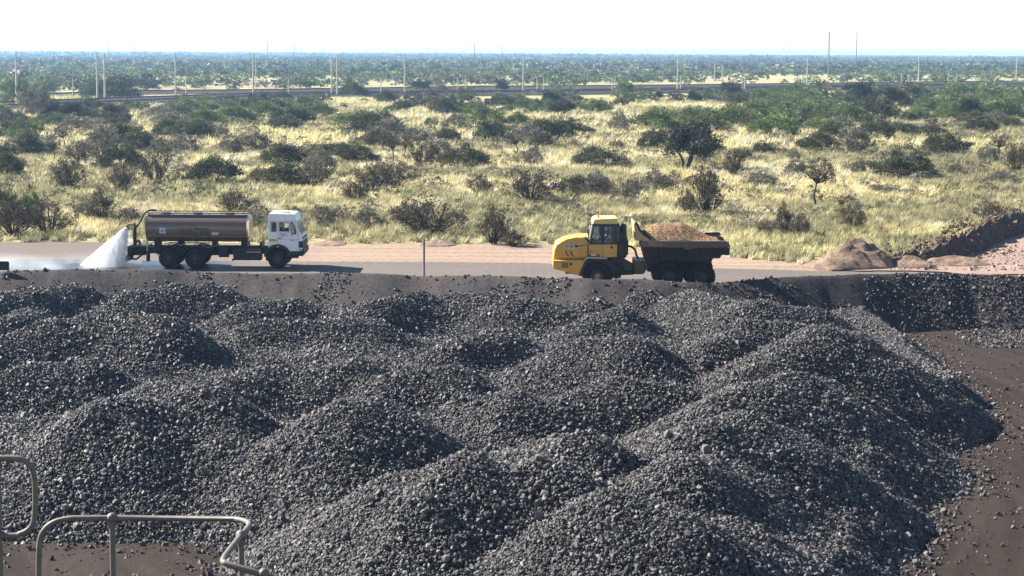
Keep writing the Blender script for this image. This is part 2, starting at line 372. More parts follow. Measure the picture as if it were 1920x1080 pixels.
# ore dust and gravel: dirt pad on the right beyond the road
def blob(name, pts, z, mat, n=26, seed=0, amp=1.5):
    P = [on_z(a, b) for a, b in pts]; P = bez(P + [P[0]], n)[:-1]
    V = [(q.x + amp * (fbm(q.x, q.y, 2, seed) - .5), q.y + amp * (fbm(q.x, q.y, 2, seed + 3) - .5), z) for q in P]
    bm = bmesh.new(); f = bm.faces.new([bm.verts.new(v) for v in V]); bmesh.ops.triangulate(bm, faces=[f])
    bmesh.ops.recalc_face_normals(bm, faces=bm.faces)
    me = bpy.data.meshes.new(name); bm.to_mesh(me); bm.free(); me.materials.append(mat); o = link(name, me); o['kind'] = 'structure'; return o
PADPTS = [(1560, 508), (1660, 490), (1760, 462), (1850, 424), (1990, 398), (2500, 400), (2800, 512), (1920, 517), (1750, 511)]
blob('dirt_pad', PADPTS, .062, M_pad, seed=3)

# ============================================================ ORE
M_ore = tinted('ore_lump', rough=.6, spec=.25)
M_orebase, nt, p = new_mat('ore_gap_shade')
f1, r1 = noise_fac(nt, 9, 6, .8, lo=.42, hi=.62)
vo = N(nt, 'ShaderNodeTexVoronoi'); vo.inputs['Scale'].default_value = 9; tc = N(nt, 'ShaderNodeTexCoord'); nt.links.new(tc.outputs['Object'], vo.inputs['Vector'])
nt.links.new(mixc(nt, f1, (.006, .006, .007), (.022, .021, .022)), p.inputs['Base Color']); p.inputs['Roughness'].default_value = .7  # far blacker than the lumps: shade between stones put into the base colour
bump(nt, p, vo.outputs['Distance'], 1.0, .10)
ph = (1 + 5 ** .5) / 2
ICO_V = np.array([(-1, ph, 0), (1, ph, 0), (-1, -ph, 0), (1, -ph, 0), (0, -1, ph), (0, 1, ph), (0, -1, -ph), (0, 1, -ph), (ph, 0, -1), (ph, 0, 1), (-ph, 0, -1), (-ph, 0, 1)]) / 1.902
ICO_F = np.array([(0, 11, 5), (0, 5, 1), (0, 1, 7), (0, 7, 10), (0, 10, 11), (1, 5, 9), (5, 11, 4), (11, 10, 2), (10, 7, 6), (7, 1, 8), (3, 9, 4), (3, 4, 2), (3, 2, 6), (3, 6, 8), (3, 8, 9), (4, 9, 5), (2, 4, 11), (6, 2, 10), (8, 6, 7), (9, 8, 1)])
CUB_V = np.array([(x, y, z) for x in (-1, 1) for y in (-1, 1) for z in (-1, 1)]) * .62
CUB_F = np.array([(0, 1, 3), (0, 3, 2), (4, 6, 7), (4, 7, 5), (0, 4, 5), (0, 5, 1), (2, 3, 7), (2, 7, 6), (0, 2, 6), (0, 6, 4), (1, 5, 7), (1, 7, 3)])
def rand_rot(n):
    q = rng.normal(size=(n, 4)); q /= np.linalg.norm(q, axis=1)[:, None]; w, x, y, z = q.T
    return np.stack([1 - 2 * (y * y + z * z), 2 * (x * y - z * w), 2 * (x * z + y * w), 2 * (x * y + z * w), 1 - 2 * (x * x + z * z), 2 * (y * z - x * w), 2 * (x * z - y * w), 2 * (y * z + x * w), 1 - 2 * (x * x + y * y)], -1).reshape(n, 3, 3)
def lumps(P, rad, tint, coarse=False):
    n = len(P); T, F = (CUB_V, CUB_F) if coarse else (ICO_V, ICO_F); k = len(T)
    v = T[None] * (1 + .28 * rng.normal(size=(n, k, 1)).clip(-1.3, 1.3)) * rng.uniform(.62, 1.25, (n, 1, 3)) * rad[:, None, None]
    v = np.einsum('nkj,nij->nki', v, rand_rot(n)) + P[:, None, :]
    f = F[None] + (np.arange(n) * k)[:, None, None]
    return v.reshape(-1, 3), f.reshape(-1, 3), np.repeat(tint, k, 0)
def merge(parts):
    V, F, C = [], [], []; o = 0
    for v, f, c in parts: V.append(v); F.append(f + o); C.append(c); o += len(v)
    return np.concatenate(V), np.concatenate(F), np.concatenate(C)
def ore_tint(n):
    b = np.exp(rng.normal(np.log(.074), .36, n)).clip(.02, .2)
    return b[:, None] * (np.array([1.09, .99, .94]) + .04 * rng.normal(size=(n, 3)))
# surface of the joined heaps
gx = np.arange(-35, 22, .14); gy = np.arange(36, 97.5, .14)
GX, GY = np.meshgrid(gx, gy, indexing='ij'); HZ = heapZ(GX, GY); LZ = landZ(GX, GY)
keep = HZ > LZ - .25
Z = np.where(keep, HZ, LZ - .25); idx = -np.ones(GX.shape, int)
cell = keep[:-1, :-1] | keep[1:, :-1] | keep[:-1, 1:] | keep[1:, 1:]
n2 = len(gy); ii, jj = np.nonzero(cell); b0 = ii * n2 + jj; F = np.stack([b0, b0 + n2, b0 + n2 + 1, b0 + 1], -1)
used, inv = np.unique(F, return_inverse=True); F = inv.reshape(F.shape)
V = np.stack([GX.ravel(), GY.ravel(), Z.ravel()], -1)[used]
base = link('ore_stockpile', np_mesh('ore_stockpile', V, F, M_orebase, smooth=True))
tag(base, 'joined heaps of dark grey crushed ore tipped across the yard floor below the road', 'ore stockpile', kind='stuff')
# lumps lying on it
def inview(x, y, z, m=60):
    v = Mc.transposed(); cx = v[0][0] * x + v[0][1] * y + v[0][2] * (z - CAM_H); cy = v[1][0] * x + v[1][1] * y + v[1][2] * (z - CAM_H); cz = v[2][0] * x + v[2][1] * y + v[2][2] * (z - CAM_H)
    px = 960 + FPX * cx / -cz; py = 540 - FPX * cy / -cz
    return (px > -m) & (px < 1920 + m) & (py < 1080 + m), px, py
def scatter(n, x0, x1, y0, y1, dens):
    x = rng.uniform(x0, x1, n); y = rng.uniform(y0, y1, n); z = landZ(x, y); ok, _, _ = inview(x, y, z, 230)
    x, y, z = x[ok], y[ok], z[ok]; return x, y, z
RD = 1.0
x = rng.uniform(-35, 22, int(3400000 * .45 * RD)); y = rng.uniform(40, 97.5, len(x)); hz = heapZ(x, y); lz = landZ(x, y)
ok, _, _ = inview(x, y, hz, 230); ok &= hz > lz - .02
x, y, hz = x[ok], y[ok], hz[ok]
print('ore lumps', len(x))
rad = np.exp(rng.normal(np.log(.033), .37, len(x))).clip(.018, .13)
P = np.stack([x, y, hz + rad * rng.uniform(-.15, .75, len(x))], -1); tt = ore_tint(len(x)); nr = y < 60
V, F, C = merge([lumps(P[nr], rad[nr], tt[nr]), lumps(P[~nr], rad[~nr], tt[~nr], True)])
me = np_mesh('ore_lumps', V, F, M_ore, C)
o = link('ore_lumps', me, base)
# loose lumps on the yard floor near the toes, on the berm and the gravel bank
x, y, z = scatter(480000, -35, 38, 40, 99, 0)
hz = heapZ(x, y); gap = z - hz; cy = crestY(x); onb = z > YARD + .12
pr = np.where(onb, .04 + .5 * np.clip((x - 7) / 6, 0, 1) * (fbm(x, y, 3, 81) > .40) + .5 * (fbm(x, y, 2.2, 82) > .62), 0) * (y < cy + .1)
pr = np.maximum(pr, np.where(~onb, .55 * np.exp(-np.clip(gap, 0, 9) / .35) + .05 * (fbm(x, y, 2.5, 83) > .55) + .003, 0))
pr = np.maximum(pr, np.where((x > 21) & (y > 88) & (y < cy), .75, 0) * (fbm(x, y, 4, 84) > .42))
ok = (gap > -.02) & (rng.random(len(x)) < pr) & (y < cy + .15); x, y, z = x[ok], y[ok], z[ok]; print('loose', len(x))
rad = np.exp(rng.normal(np.log(.042), .38, len(x))).clip(.018, .12)
tt = ore_tint(len(x)); br = rng.random(len(x)) < .35; tt[br] = np.array([.07, .05, .04]) * rng.uniform(.5, 1.3, (br.sum(), 1))
V, F, C = lumps(np.stack([x, y, z + rad * .3], -1), rad, tt, True)
tag(link('loose_gravel', np_mesh('loose_gravel', V, F, M_ore, C)), 'loose dark gravel strewn over the berm slope and the yard floor', 'gravel', kind='stuff')
# ============================================================ VEGETATION
M_leaf = tinted('foliage', rough=.7, trans=.12, spec=.2)
M_twig = tinted('twigs', rough=.85, spec=.2)
M_grass = tinted('dry_grass', rough=.75, trans=.42, spec=.15)
def leaves(P, D, L, W, tint):
    """one pointed leaf cluster (triangle) per point, along D"""
    n = len(P); D = D / (np.linalg.norm(D, axis=1)[:, None] + 1e-9); s = np.cross(D, rng.normal(size=(n, 3))); s /= np.linalg.norm(s, axis=1)[:, None] + 1e-9
    a = P - s * W[:, None]; b = P + s * W[:, None]; c = P + D * L[:, None]
    V = np.stack([a, b, c], 1).reshape(-1, 3); return V, np.arange(3 * n).reshape(n, 3), np.repeat(tint, 3, 0)
KIND = {  # colour, shape: (flatness low, clump spread), leaves
    'dome': dict(c=(.092, .094, .048), lean=.35), 'green': dict(c=(.125, .155, .055), lean=.3), 'grey': dict(c=(.16, .145, .11), lean=.5),
    'brown': dict(c=(.088, .070, .048), lean=.9), 'tree': dict(c=(.048, .048, .036), lean=.5), 'sapling': dict(c=(.085, .066, .050), lean=.8)}
def crown(kind, ncl, nl, leaf, seed, stems=True):
    """unit crown: half width 1, height 1; returns leaf arrays and clump centres"""
    r = np.random.default_rng(seed); k = KIND[kind]
    if kind in ('dome', 'green', 'grey', 'brown'):
        th = r.uniform(0, 2 * np.pi, ncl); u = r.uniform(0.0, 1, ncl) ** .7
        el = np.arcsin(u); rad = r.uniform(.45, 1.0, ncl) ** .5
        lob = 1 + .26 * np.sin(th * 3 + seed) + .18 * np.sin(th * 5 + 2 * seed)
        X = np.cos(el) * rad * lob * np.cos(th) * .88; Y = np.cos(el) * rad * lob * np.sin(th) * .88; Zc = .10 + .80 * np.sin(el) * rad * (1 + .2 * np.sin(2 * th + seed))
        if kind == 'brown': X *= .9; Zc = .06 + .94 * Zc
        cs = r.uniform(.12, .24, ncl) * (1.0 if kind != 'brown' else .8)
    else:
        th = r.uniform(0, 2 * np.pi, ncl); q = np.sqrt(r.uniform(0, 1, ncl)); lay = r.integers(0, 4, ncl)
        X = q * np.cos(th) * (.9 - .13 * (lay == 3)); Y = q * np.sin(th) * .9; lift = {'tree': .2, 'sapling': .5}[kind]
        Zc = lift + (1 - lift) * np.sqrt(np.clip(1 - q * q * .85, 0, 1)) * (.35 + .19 * lay) + .05 * r.normal(size=ncl)
        X += .15 * np.sin(lay * 2.1 + seed); cs = r.uniform(.10, .22, ncl)
    if kind == 'tree':                      # several offset shelves of foliage
        nb_ = 8; ba = r.uniform(0, 6.28, nb_) + np.arange(nb_) * .8; br = r.uniform(.15, .68, nb_); bz = r.uniform(.38, .84, nb_) * (1 - .25 * br); bi = r.integers(0, nb_, ncl)
        u3 = r.normal(size=(ncl, 3)); u3 /= np.linalg.norm(u3, axis=1)[:, None]; u3 *= (r.uniform(0, 1, ncl) ** .4)[:, None]
        X = br[bi] * np.cos(ba[bi]) + u3[:, 0] * .40; Y = br[bi] * np.sin(ba[bi]) + u3[:, 1] * .40; Zc = bz[bi] + u3[:, 2] * .15
    C = np.stack([X, Y, Zc], -1)
    ci = np.repeat(np.arange(ncl), nl); n = len(ci)
    off = r.normal(size=(n, 3)); off /= np.linalg.norm(off, axis=1)[:, None]; off *= (r.uniform(0, 1, n) ** .5)[:, None]
    off = off * cs[ci][:, None] * np.array([1.15, 1.15, .72]); P = C[ci] + off; P[:, 2] = np.maximum(P[:, 2], .02)
    D = (C[ci] - np.array([0, 0, .15])) * .7 + off * 3 + r.normal(size=(n, 3)) * .45 + np.array([0, 0, .35])
    t = np.array(k['c']) * np.exp(r.normal(0, .32, ncl))[ci][:, None] * np.exp(r.normal(0, .28, n))[:, None]
    t = t * (1 + .08 * r.normal(size=(n, 3)))
    L = leaf * r.uniform(.6, 1.5, n); return P, D, L, L * r.uniform(.18, .42, n), t.clip(.01, .6), C
def tri_tube(p0, p1, p2, r0, r1):
    """bent 3-sided limb through three points"""
    V = []; dirs = [p1 - p0, p2 - p0, p2 - p1]; rad = [r0, (r0 + r1) / 2, r1]
    for p, d, rr in zip((p0, p1, p2), dirs, rad):
        d = d / (np.linalg.norm(d) + 1e-9); a = np.cross(d, (.3, .5, .8)); a /= np.linalg.norm(a) + 1e-9; b = np.cross(d, a)
        for q in range(3): V.append(p + rr * (a * math.cos(q * 2.0944) + b * math.sin(q * 2.0944)))
    F = []
    for s_ in (0, 3):
        for q in range(3):
            a, b = s_ + q, s_ + (q + 1) % 3; F += [(a, b, b + 3), (a, b + 3, a + 3)]
    return np.array(V), np.array(F)
def make_plant_meshes(kind, w, h, seed, ncl, nl, leaf):
    """crown mesh and trunk mesh of one variant, in metres"""
    r = np.random.default_rng(seed + 99)
    P, D, L, W, t, C = crown(kind, ncl, nl, leaf, seed); sc = np.array([w / 2, w / 2, h])
    V, F, T = leaves(P * sc, D, L, W, t); cm = np_mesh('crown', V, F, M_leaf, T)
    parts = []; tc = np.array({'dome': (.05, .04, .033), 'green': (.07, .06, .05), 'grey': (.12, .10, .085), 'brown': (.048, .038, .030), 'tree': (.035, .028, .024), 'sapling': (.045, .036, .03)}[kind])
    order = r.permutation(len(C)); nb = min(len(C), {'dome': 18, 'green': 18, 'grey': 34, 'brown': 70, 'tree': 60, 'sapling': 34}[kind])
    if kind in ('tree', 'sapling'):
        nst = 3 if kind == 'tree' else 1; forks = []
        for i in range(nst):
            a = 6.28 * i / nst + seed; f = np.array([.13 * w * math.cos(a), .1 * w * math.sin(a), h * (.36 if kind == 'tree' else .48)]) * (1 if nst > 1 else np.array([.3, .3, 1]))
            b = np.array([.03 * w * math.cos(a), .03 * w * math.sin(a), 0]); m_ = (b + f) / 2 + r.normal(size=3) * .03 * h
            v, f_ = tri_tube(b, m_, f, .022 * h + .03, .016 * h); parts.append((v, f_, np.tile(tc, (9, 1)))); forks.append(f)
    else: forks = [np.array([r.normal() * .05 * w, r.normal() * .05 * w, 0.0]) for _ in range(4)]
    for j in order[:nb]:
        e = C[j] * sc; b = min(forks, key=lambda f: np.linalg.norm(f[:2] - e[:2])); m_ = b * .5 + e * .5 + np.array([0, 0, .06 * h if kind not in ('brown',) else .0]) + r.normal(size=3) * .05 * h
        v, f_ = tri_tube(b, m_, e, .010 * h + .008, .008); parts.append((v, f_, np.tile(tc * r.uniform(.7, 1.4), (9, 1))))
        if kind in ('brown', 'grey', 'sapling', 'tree'):
            for _ in range(7 if kind == 'brown' else 3):   # fine twigs
                b2 = m_ + (e - m_) * r.uniform(.2, 1); e2 = b2 + (r.normal(size=3) + np.array([0, 0, .6])) * .11 * h; v, f_ = tri_tube(b2, (b2 + e2) / 2 + r.normal(size=3) * .02 * h, e2, .009, .004)
                parts.append((v, f_, np.tile(tc * r.uniform(.8, 1.7), (9, 1))))
    V, F, T = merge(parts); tm = np_mesh('trunk', V, F, M_twig, T); return cm, tm
# ---- plants read off the photo: centre px, base py, width px, height px, kind
HAND = [(28, 446, 90, 72, 'brown'), (92, 440, 95, 66, 'brown'), (8, 425, 60, 60, 'dome'), (62, 420, 50, 60, 'green'), (188, 417, 62, 58, 'brown'), (445, 400, 76, 42, 'brown'), (806, 440, 134, 66, 'brown'), (770, 425, 70, 50, 'brown'),
 (926, 458, 66, 68, 'brown'), (960, 462, 60, 30, 'brown'), (1000, 381, 104, 64, 'brown'), (1092, 366, 84, 36, 'dome'), (1120, 370, 60, 46, 'grey'), (902, 366, 52, 36, 'brown'), (1320, 404, 86, 88, 'brown'), (1375, 332, 46, 50, 'brown'),
 (1532, 390, 58, 86, 'sapling'), (1285, 321, 122, 112, 'tree'), (1690, 336, 108, 52, 'dome'), (1468, 440, 46, 56, 'brown'), (1502, 446, 42, 46, 'brown'), (1434, 444, 34, 30, 'brown'), (1598, 432, 52, 46, 'brown'),
 (1425, 350, 66, 26, 'grey'), (1228, 362, 70, 40, 'grey'), (1180, 378, 50, 44, 'grey'), (1120, 314, 92, 34, 'dome'), (792, 310, 66, 48, 'brown'), (872, 313, 88, 36, 'dome'), (828, 306, 60, 44, 'grey'),
 (400, 345, 104, 46, 'dome'), (525, 350, 92, 40, 'dome'), (585, 352, 78, 46, 'brown'), (606, 330, 50, 50, 'grey'), (700, 362, 92, 50, 'brown'), (742, 355, 66, 50, 'brown'), (665, 378, 56, 44, 'brown'), (610, 420, 66, 36, 'grey'), (690, 425, 60, 34, 'grey'),
 (125, 356, 78, 56, 'brown'), (232, 360, 62, 56, 'brown'), (222, 318, 82, 44, 'dome'), (292, 342, 66, 56, 'brown'), (302, 298, 62, 40, 'grey'), (12, 330, 66, 42, 'dome'), (4, 305, 50, 32, 'dome'),
 (60, 292, 76, 28, 'dome'), (56, 292, 40, 44, 'sapling'), (100, 305, 26, 46, 'sapling'), (118, 280, 30, 40, 'sapling'), (150, 306, 74, 40, 'brown'), (190, 290, 66, 50, 'grey'), (236, 280, 84, 42, 'dome'), (200, 270, 60, 34, 'grey'), (260, 285, 66, 34, 'dome'),
 (482, 286, 66, 38, 'grey'), (440, 288, 62, 34, 'grey'), (535, 310, 92, 36, 'dome'), (600, 318, 54, 36, 'grey'), (612, 293, 62, 22, 'dome'), (660, 308, 92, 34, 'dome'), (650, 290, 70, 22, 'dome'), (738, 304, 36, 46, 'sapling'), (760, 300, 30, 40, 'sapling'), (728, 262, 66, 40, 'grey'),
 (700, 252, 104, 38, 'dome'), (664, 240, 90, 28, 'green'), (775, 272, 70, 32, 'grey'), (836, 268, 44, 28, 'dome'), (700, 274, 66, 30, 'grey'), (912, 237, 78, 34, 'green'), (926, 264, 70, 34, 'dome'), (1018, 277, 48, 24, 'dome'), (990, 266, 66, 32, 'grey'), (1014, 262, 62, 36, 'dome'), (1060, 262, 62, 36, 'dome'),
 (966, 292, 34, 40, 'sapling'), (996, 312, 50, 36, 'grey'), (1160, 246, 36, 34, 'grey'), (1052, 223, 46, 36, 'tree'), (838, 216, 64, 32, 'dome'), (856, 240, 44, 28, 'grey'), (1098, 252, 36, 14, 'dome'), (1160, 282, 30, 18, 'grey'),
 (1234, 246, 96, 40, 'green'), (1322, 250, 84, 42, 'green'), (1376, 238, 92, 38, 'green'), (1452, 256, 92, 42, 'green'), (1300, 232, 70, 30, 'green'), (1420, 225, 80, 32, 'green'), (1230, 280, 62, 34, 'dome'), (1528, 238, 66, 34, 'dome'), (1590, 236, 92, 38, 'green'), (1430, 290, 40, 22, 'dome'),
 (1536, 284, 72, 34, 'dome'), (1604, 290, 66, 50, 'grey'), (1640, 262, 70, 34, 'dome'), (1560, 262, 50, 30, 'dome'), (1772, 290, 82, 38, 'dome'), (1690, 254, 62, 22, 'dome'), (1742, 256, 62, 20, 'dome'), (1836, 250, 62, 28, 'dome'), (1820, 235, 60, 24, 'dome'), (1852, 308, 40, 34, 'grey'), (1872, 298, 40, 40, 'sapling'), (1908, 324, 56, 56, 'brown'),
 (1488, 302, 26, 20, 'grey'), (1610, 330, 30, 30, 'grey'), (1500, 330, 60, 30, 'grey'), (1390, 320, 46, 42, 'sapling'), (1640, 226, 88, 40, 'dome'), (1612, 200, 62, 50, 'tree'), (1664, 208, 66, 46, 'tree'), (1492, 190, 80, 32, 'green'), (1366, 187, 42, 30, 'tree'), (1530, 216, 84, 30, 'green'), (1460, 205, 70, 26, 'green'),
 (1720, 196, 70, 30, 'dome'), (1800, 222, 92, 40, 'green'), (1880, 226, 86, 40, 'green'), (1800, 190, 90, 30, 'green'), (1870, 196, 80, 30, 'green'), (1740, 216, 70, 30, 'green'), (150, 224, 38, 38, 'tree'), (64, 220, 64, 60, 'grey'), (40, 200, 76, 48, 'green'), (215, 188, 92, 40, 'dome'), (180, 188, 60, 34, 'green'), (80, 214, 50, 30, 'dome'),
 (662, 183, 50, 28, 'dome'), (792, 176, 36, 26, 'tree'), (946, 174, 28, 26, 'tree'), (826, 176, 30, 20, 'grey'), (1176, 182, 50, 26, 'green'), (430, 198, 30, 18, 'dome'), (270, 168, 50, 20, 'dome'), (345, 216, 84, 30, 'green'), (300, 220, 60, 22, 'grey'), (380, 236, 70, 30, 'green'), (330, 260, 80, 34, 'dome'), (370, 262, 70, 34, 'dome'), (405, 262, 60, 30, 'grey'), (350, 286, 60, 30, 'grey'), (440, 232, 80, 34, 'green'),
 (500, 228, 80, 34, 'green'), (555, 236, 66, 34, 'dome'), (600, 222, 60, 28, 'green'), (22, 262, 60, 30, 'dome'), (16, 232, 66, 22, 'dome'), (100, 234, 70, 22, 'dome'), (140, 250, 70, 30, 'grey'), (320, 236, 60, 24, 'grey'), (535, 245, 60, 26, 'dome'), (1852, 412, 66, 34, 'brown'), (1290, 400, 40, 40, 'brown'), (1790, 330, 30, 24, 'grey'), (1660, 366, 60, 20, 'grey'), (1880, 345, 60, 24, 'grey'), (480, 425, 50, 26, 'grey'), (850, 425, 44, 30, 'grey'), (240, 420, 60, 30, 'brown'), (160, 410, 40, 30, 'grey')]
plants = []      # x, y, width, height, kind, hand
for px, py, w, h, k in HAND:
    g = on_z(px, py); s = g.y / FPX; plants.append((g.x, g.y, w * s * 1.2, h * s * 1.12, k, True))
hx = np.array([(p[0], p[1], p[2]) for p in plants])
RAIL_NEAR = [on_z(a, b) for a, b in [(-500, 225), (0, 208), (200, 200), (400, 191.5), (640, 183.5), (1020, 178.5), (1280, 174.5), (1500, 170), (1760, 166), (2400, 156)]]
RAIL_FAR = [on_z(a, b) for a, b in [(-500, 196), (0, 187), (220, 178), (500, 174.5), (900, 168), (1280, 164.5), (1760, 158), (2400, 152)]]
rnx, rny = np.array([p.x for p in RAIL_NEAR]), np.array([p.y for p in RAIL_NEAR]); rfx, rfy = np.array([p.x for p in RAIL_FAR]), np.array([p.y for p in RAIL_FAR])
def on_track(x, y, m=13): return (np.abs(y - np.interp(x, rnx, rny) - 8) < m * 1.5) | (np.abs(y - np.interp(x, rfx, rfy)) < m)
def clearing(x, y):
    a = y - np.interp(x, rnx, rny); b = y - np.interp(x, rfx, rfy)
    return np.where((a > -45) & (a < 12), .10, 1.0) * np.where((a >= 12) & (b <= 12), .10, 1.0) * np.where((b > 12) & (b < 75), .22, 1.0)
def field(n, y0, y1, spread=.29):
    y = np.sqrt(rng.uniform(y0 ** 2, y1 ** 2, n)); x = rng.uniform(-1, 1, n) * y * spread; return x, y
x, y = field(2600, 225, 560)
clus = fbm(x, y, 38, 101, 3); px, py = project(x, y, 0 * x)
pr = np.clip((clus - .42) * 6, .03, 1) * np.where(y < 260, .2, np.where(y < 330, .5, 1))
pr *= np.where((px < 600) | (px > 1250), .7, .3) * clearing(x, y)
ok = (rng.random(len(x)) < pr) & ~on_track(x, y, 11)
for a, b in zip(x[ok], y[ok]):
    if np.min(np.hypot(hx[:, 0] - a, hx[:, 1] - b) - hx[:, 2] * .6) < 0: continue
    w = random.uniform(2.2, 6.5); k = random.choices(['dome', 'green', 'grey', 'brown', 'tree'], [5, 5, 2.2, .5, .5])[0]
    if vnoise(a, b, 60, 5) > .55 and k == 'dome': k = 'green'
    plants.append((a, b, w, w * random.uniform(.36, .55) if k != 'tree' else w * .8, k, False))
print('plants near', len(plants))
size = [(-(p[5] * 1000 + p[2] * p[3] / p[1] ** 2 * 1e4), i) for i, p in enumerate(plants)]; size.sort()
picked = [i for _, i in size[:296]]; rest = [i for _, i in size[296:]]
low = []; x, y = field(1100, 122, 330)
for a, b in zip(x, y):
    if b > 150 or abs(a) > 0:
        w = random.uniform(.9, 2.4); plants.append((a, b, w, w * random.uniform(.4, .7), random.choices(['dome', 'grey', 'brown'], [3, 4, 3])[0], False)); 
        if not (b < vergeY(np.array([a]))[0] + 6): low.append(plants[-1][:5])
# variants (shared mesh data)
VAR = {}
spec_ = {'dome': (4.6, 2.1, 120, 85, .12, 5), 'green': (6.5, 2.7, 120, 75, .15, 4), 'grey': (4.2, 2.3, 70, 40, .15, 4), 'brown': (4.0, 2.6, 75, 26, .12, 5), 'tree': (7.0, 5.4, 150, 75, .17, 3), 'sapling': (2.8, 4.0, 34, 34, .12, 3)}
for k, (w, h, ncl, nl, lf, nv) in spec_.items(): VAR[k] = [(make_plant_meshes(k, w, h, 11 * i + 3, ncl, nl, lf), w, h) for i in range(nv)]
NAME = {'dome': ('thorn_bush', 'bush'), 'green': ('green_bush', 'bush'), 'grey': ('grey_bush', 'bush'), 'brown': ('twiggy_bush', 'bush'), 'tree': ('thorn_tree', 'tree'), 'sapling': ('small_tree', 'tree')}
LOOK = {'dome': 'dark olive domed bush', 'green': 'green spreading acacia bush', 'grey': 'pale grey leafy bush', 'brown': 'brown twiggy bare bush', 'tree': 'dark flat crowned thorn tree', 'sapling': 'small thin trunked tree'}
def where(px, py):
    c = ('at the far left edge' if px < 110 else 'above the water jet' if px < 250 else 'above the tank' if px < 480 else 'above the white cab' if px < 620 else 'right of the white cab' if px < 730 else 'above the marker post' if px < 880
         else 'left of the yellow cab' if px < 1050 else 'above the yellow cab' if px < 1180 else 'above the sandy load' if px < 1350 else 'right of the dump truck' if px < 1520 else 'above the dirt mound' if px < 1700 else 'near the right edge')
    b = ('by the road verge' if py > 395 else 'in the near grass' if py > 330 else 'in the middle grass' if py > 270 else 'on the far grass' if py > 225 else 'just before the railway' if py > 188 else 'by the railway')
    return b, c
cells = {}
for i in picked:
    x, y, w, h, k, hand = plants[i]; px, py = project(x, y, 0); cells.setdefault((k, where(px, py)), []).append((px, i))
ORD = ['first', 'second', 'third', 'fourth', 'fifth', 'sixth', 'seventh', 'eighth', 'ninth', 'tenth', 'eleventh', 'twelfth', 'thirteenth', 'fourteenth', 'fifteenth', 'sixteenth', 'seventeenth', 'eighteenth', 'nineteenth', 'twentieth']
for (k, (b, c)), lst in cells.items():
    lst.sort(); ws = sorted([plants[i][2] for _, i in lst])
    for j, (px, i) in enumerate(lst):
        x, y, w, h, k, hand = plants[i]; (cm, tm), vw, vh = VAR[k][i % len(VAR[k])]
        o = empty(NAME[k][0], (x, y, 0), random.uniform(0, 6.28)); o.scale = (w / vw, w / vw, h / vh)
        if len(lst) == 1: lab = f'{LOOK[k]} {b} {c}'
        elif len(lst) == 2: lab = f"{LOOK[k]} {b} {c}, {'left' if j == 0 else 'right'} of two"
        else: lab = f'{LOOK[k]} {b} {c}, {ORD[j] if j < 20 else "last"} from left'
        tag(o, ' '.join(lab.split()[:16]), NAME[k][1], {'tree': 'dark thorn trees of the bushveld', 'sapling': 'small trees standing in the grass'}.get(k, 'bushes scattered over the grassland'))
        link('crown', cm, o); link('trunk', tm, o)
# the remaining bushes and the woodland beyond, one mass each
def mass(name, items, ncl, nl, leaf, label, hz=None, nvar=8):
    T = {}; parts = []
    for k in KIND: T[k] = [crown(k, ncl, nl, leaf, 500 + 7 * i) for i in range(nvar)]
    for j, (x, y, w, h, k) in enumerate(items):
        P, D, L, W, t, C = T[k][j % nvar]; a = rng.uniform(0, 6.28); ca, sa = math.cos(a), math.sin(a)
        Q = np.stack([(P[:, 0] * ca - P[:, 1] * sa) * w / 2 + x, (P[:, 0] * sa + P[:, 1] * ca) * w / 2 + y, P[:, 2] * h], -1)
        DD = np.stack([D[:, 0] * ca - D[:, 1] * sa, D[:, 0] * sa + D[:, 1] * ca, D[:, 2] * .3], -1); s = w / 5
        parts.append(leaves(Q, DD, L * s, W * s * 1.3, t * math.exp(random.gauss(0, .2))))
    V, F, C = merge(parts); o = link(name, np_mesh(name, V, F, M_leaf, C)); return tag(o, label, 'bushes', kind='stuff')
for _ in range(260):
    a = random.uniform(-130, 200); b = float(np.interp(a, rnx, rny)) + random.choice([random.uniform(-26, -7), random.uniform(4, 9), random.uniform(21, 45)]); w = random.uniform(1.2, 3.4)
    if abs(b - float(np.interp(a, rfx, rfy))) > 7: low.append((a, b, w, w * random.uniform(.4, .7), random.choice(['dome', 'grey', 'green', 'grey'])))
mass('low_scrub', low, 26, 20, .20, 'small low scrub dotted through the grass and along the railway')
mass('bushveld_scrub', [(plants[i][0], plants[i][1], plants[i][2], plants[i][3], plants[i][4]) for i in rest], 26, 16, .42, 'low green and grey scrub scattered thickly before and behind the railway')
def items(n, y0, y1, w0, w1, cl, ks, mean=.4, hr=(.38, .6)):
    x, y = field(n, y0, y1); c = fbm(x, y, cl, 131, 3); ok = (rng.random(n) < np.clip((c - mean) * 6, .08, 1) * clearing(x, y)) & ~on_track(x, y, 16); out = []
    g = vnoise(x, y, cl * 1.8, 77)
    for a, b, gg in zip(x[ok], y[ok], g[ok]):
        k = random.choices(list(ks), list(ks.values()))[0]
        if gg > .5 and k == 'grey': k = 'green'
        w = random.uniform(w0, w1); out.append((a, b, w, w * random.uniform(*hr), k))
    return out
mass('bushveld_thicket', items(3300, 560, 1150, 4, 9, 90, {'dome': 3, 'green': 6, 'grey': 2, 'tree': 1.2}), 15, 15, .42, 'green thicket of flat bushes on the plain behind the railway')
mass('distant_woodland', items(11000, 1150, 3200, 6, 14, 170, {'dome': 4, 'grey': 3, 'tree': 1.6, 'green': 1}, .36, (.22, .40)), 9, 8, .85, 'blue grey woodland fading over the plain towards the horizon', nvar=6)
mass('horizon_treeline', items(15000, 3200, 9000, 10, 22, 400, {'dome': 4, 'tree': 2, 'grey': 1}, .33, (.22, .38)), 6, 5, 1.4, 'faint blue line of trees along the whole horizon', nvar=6)

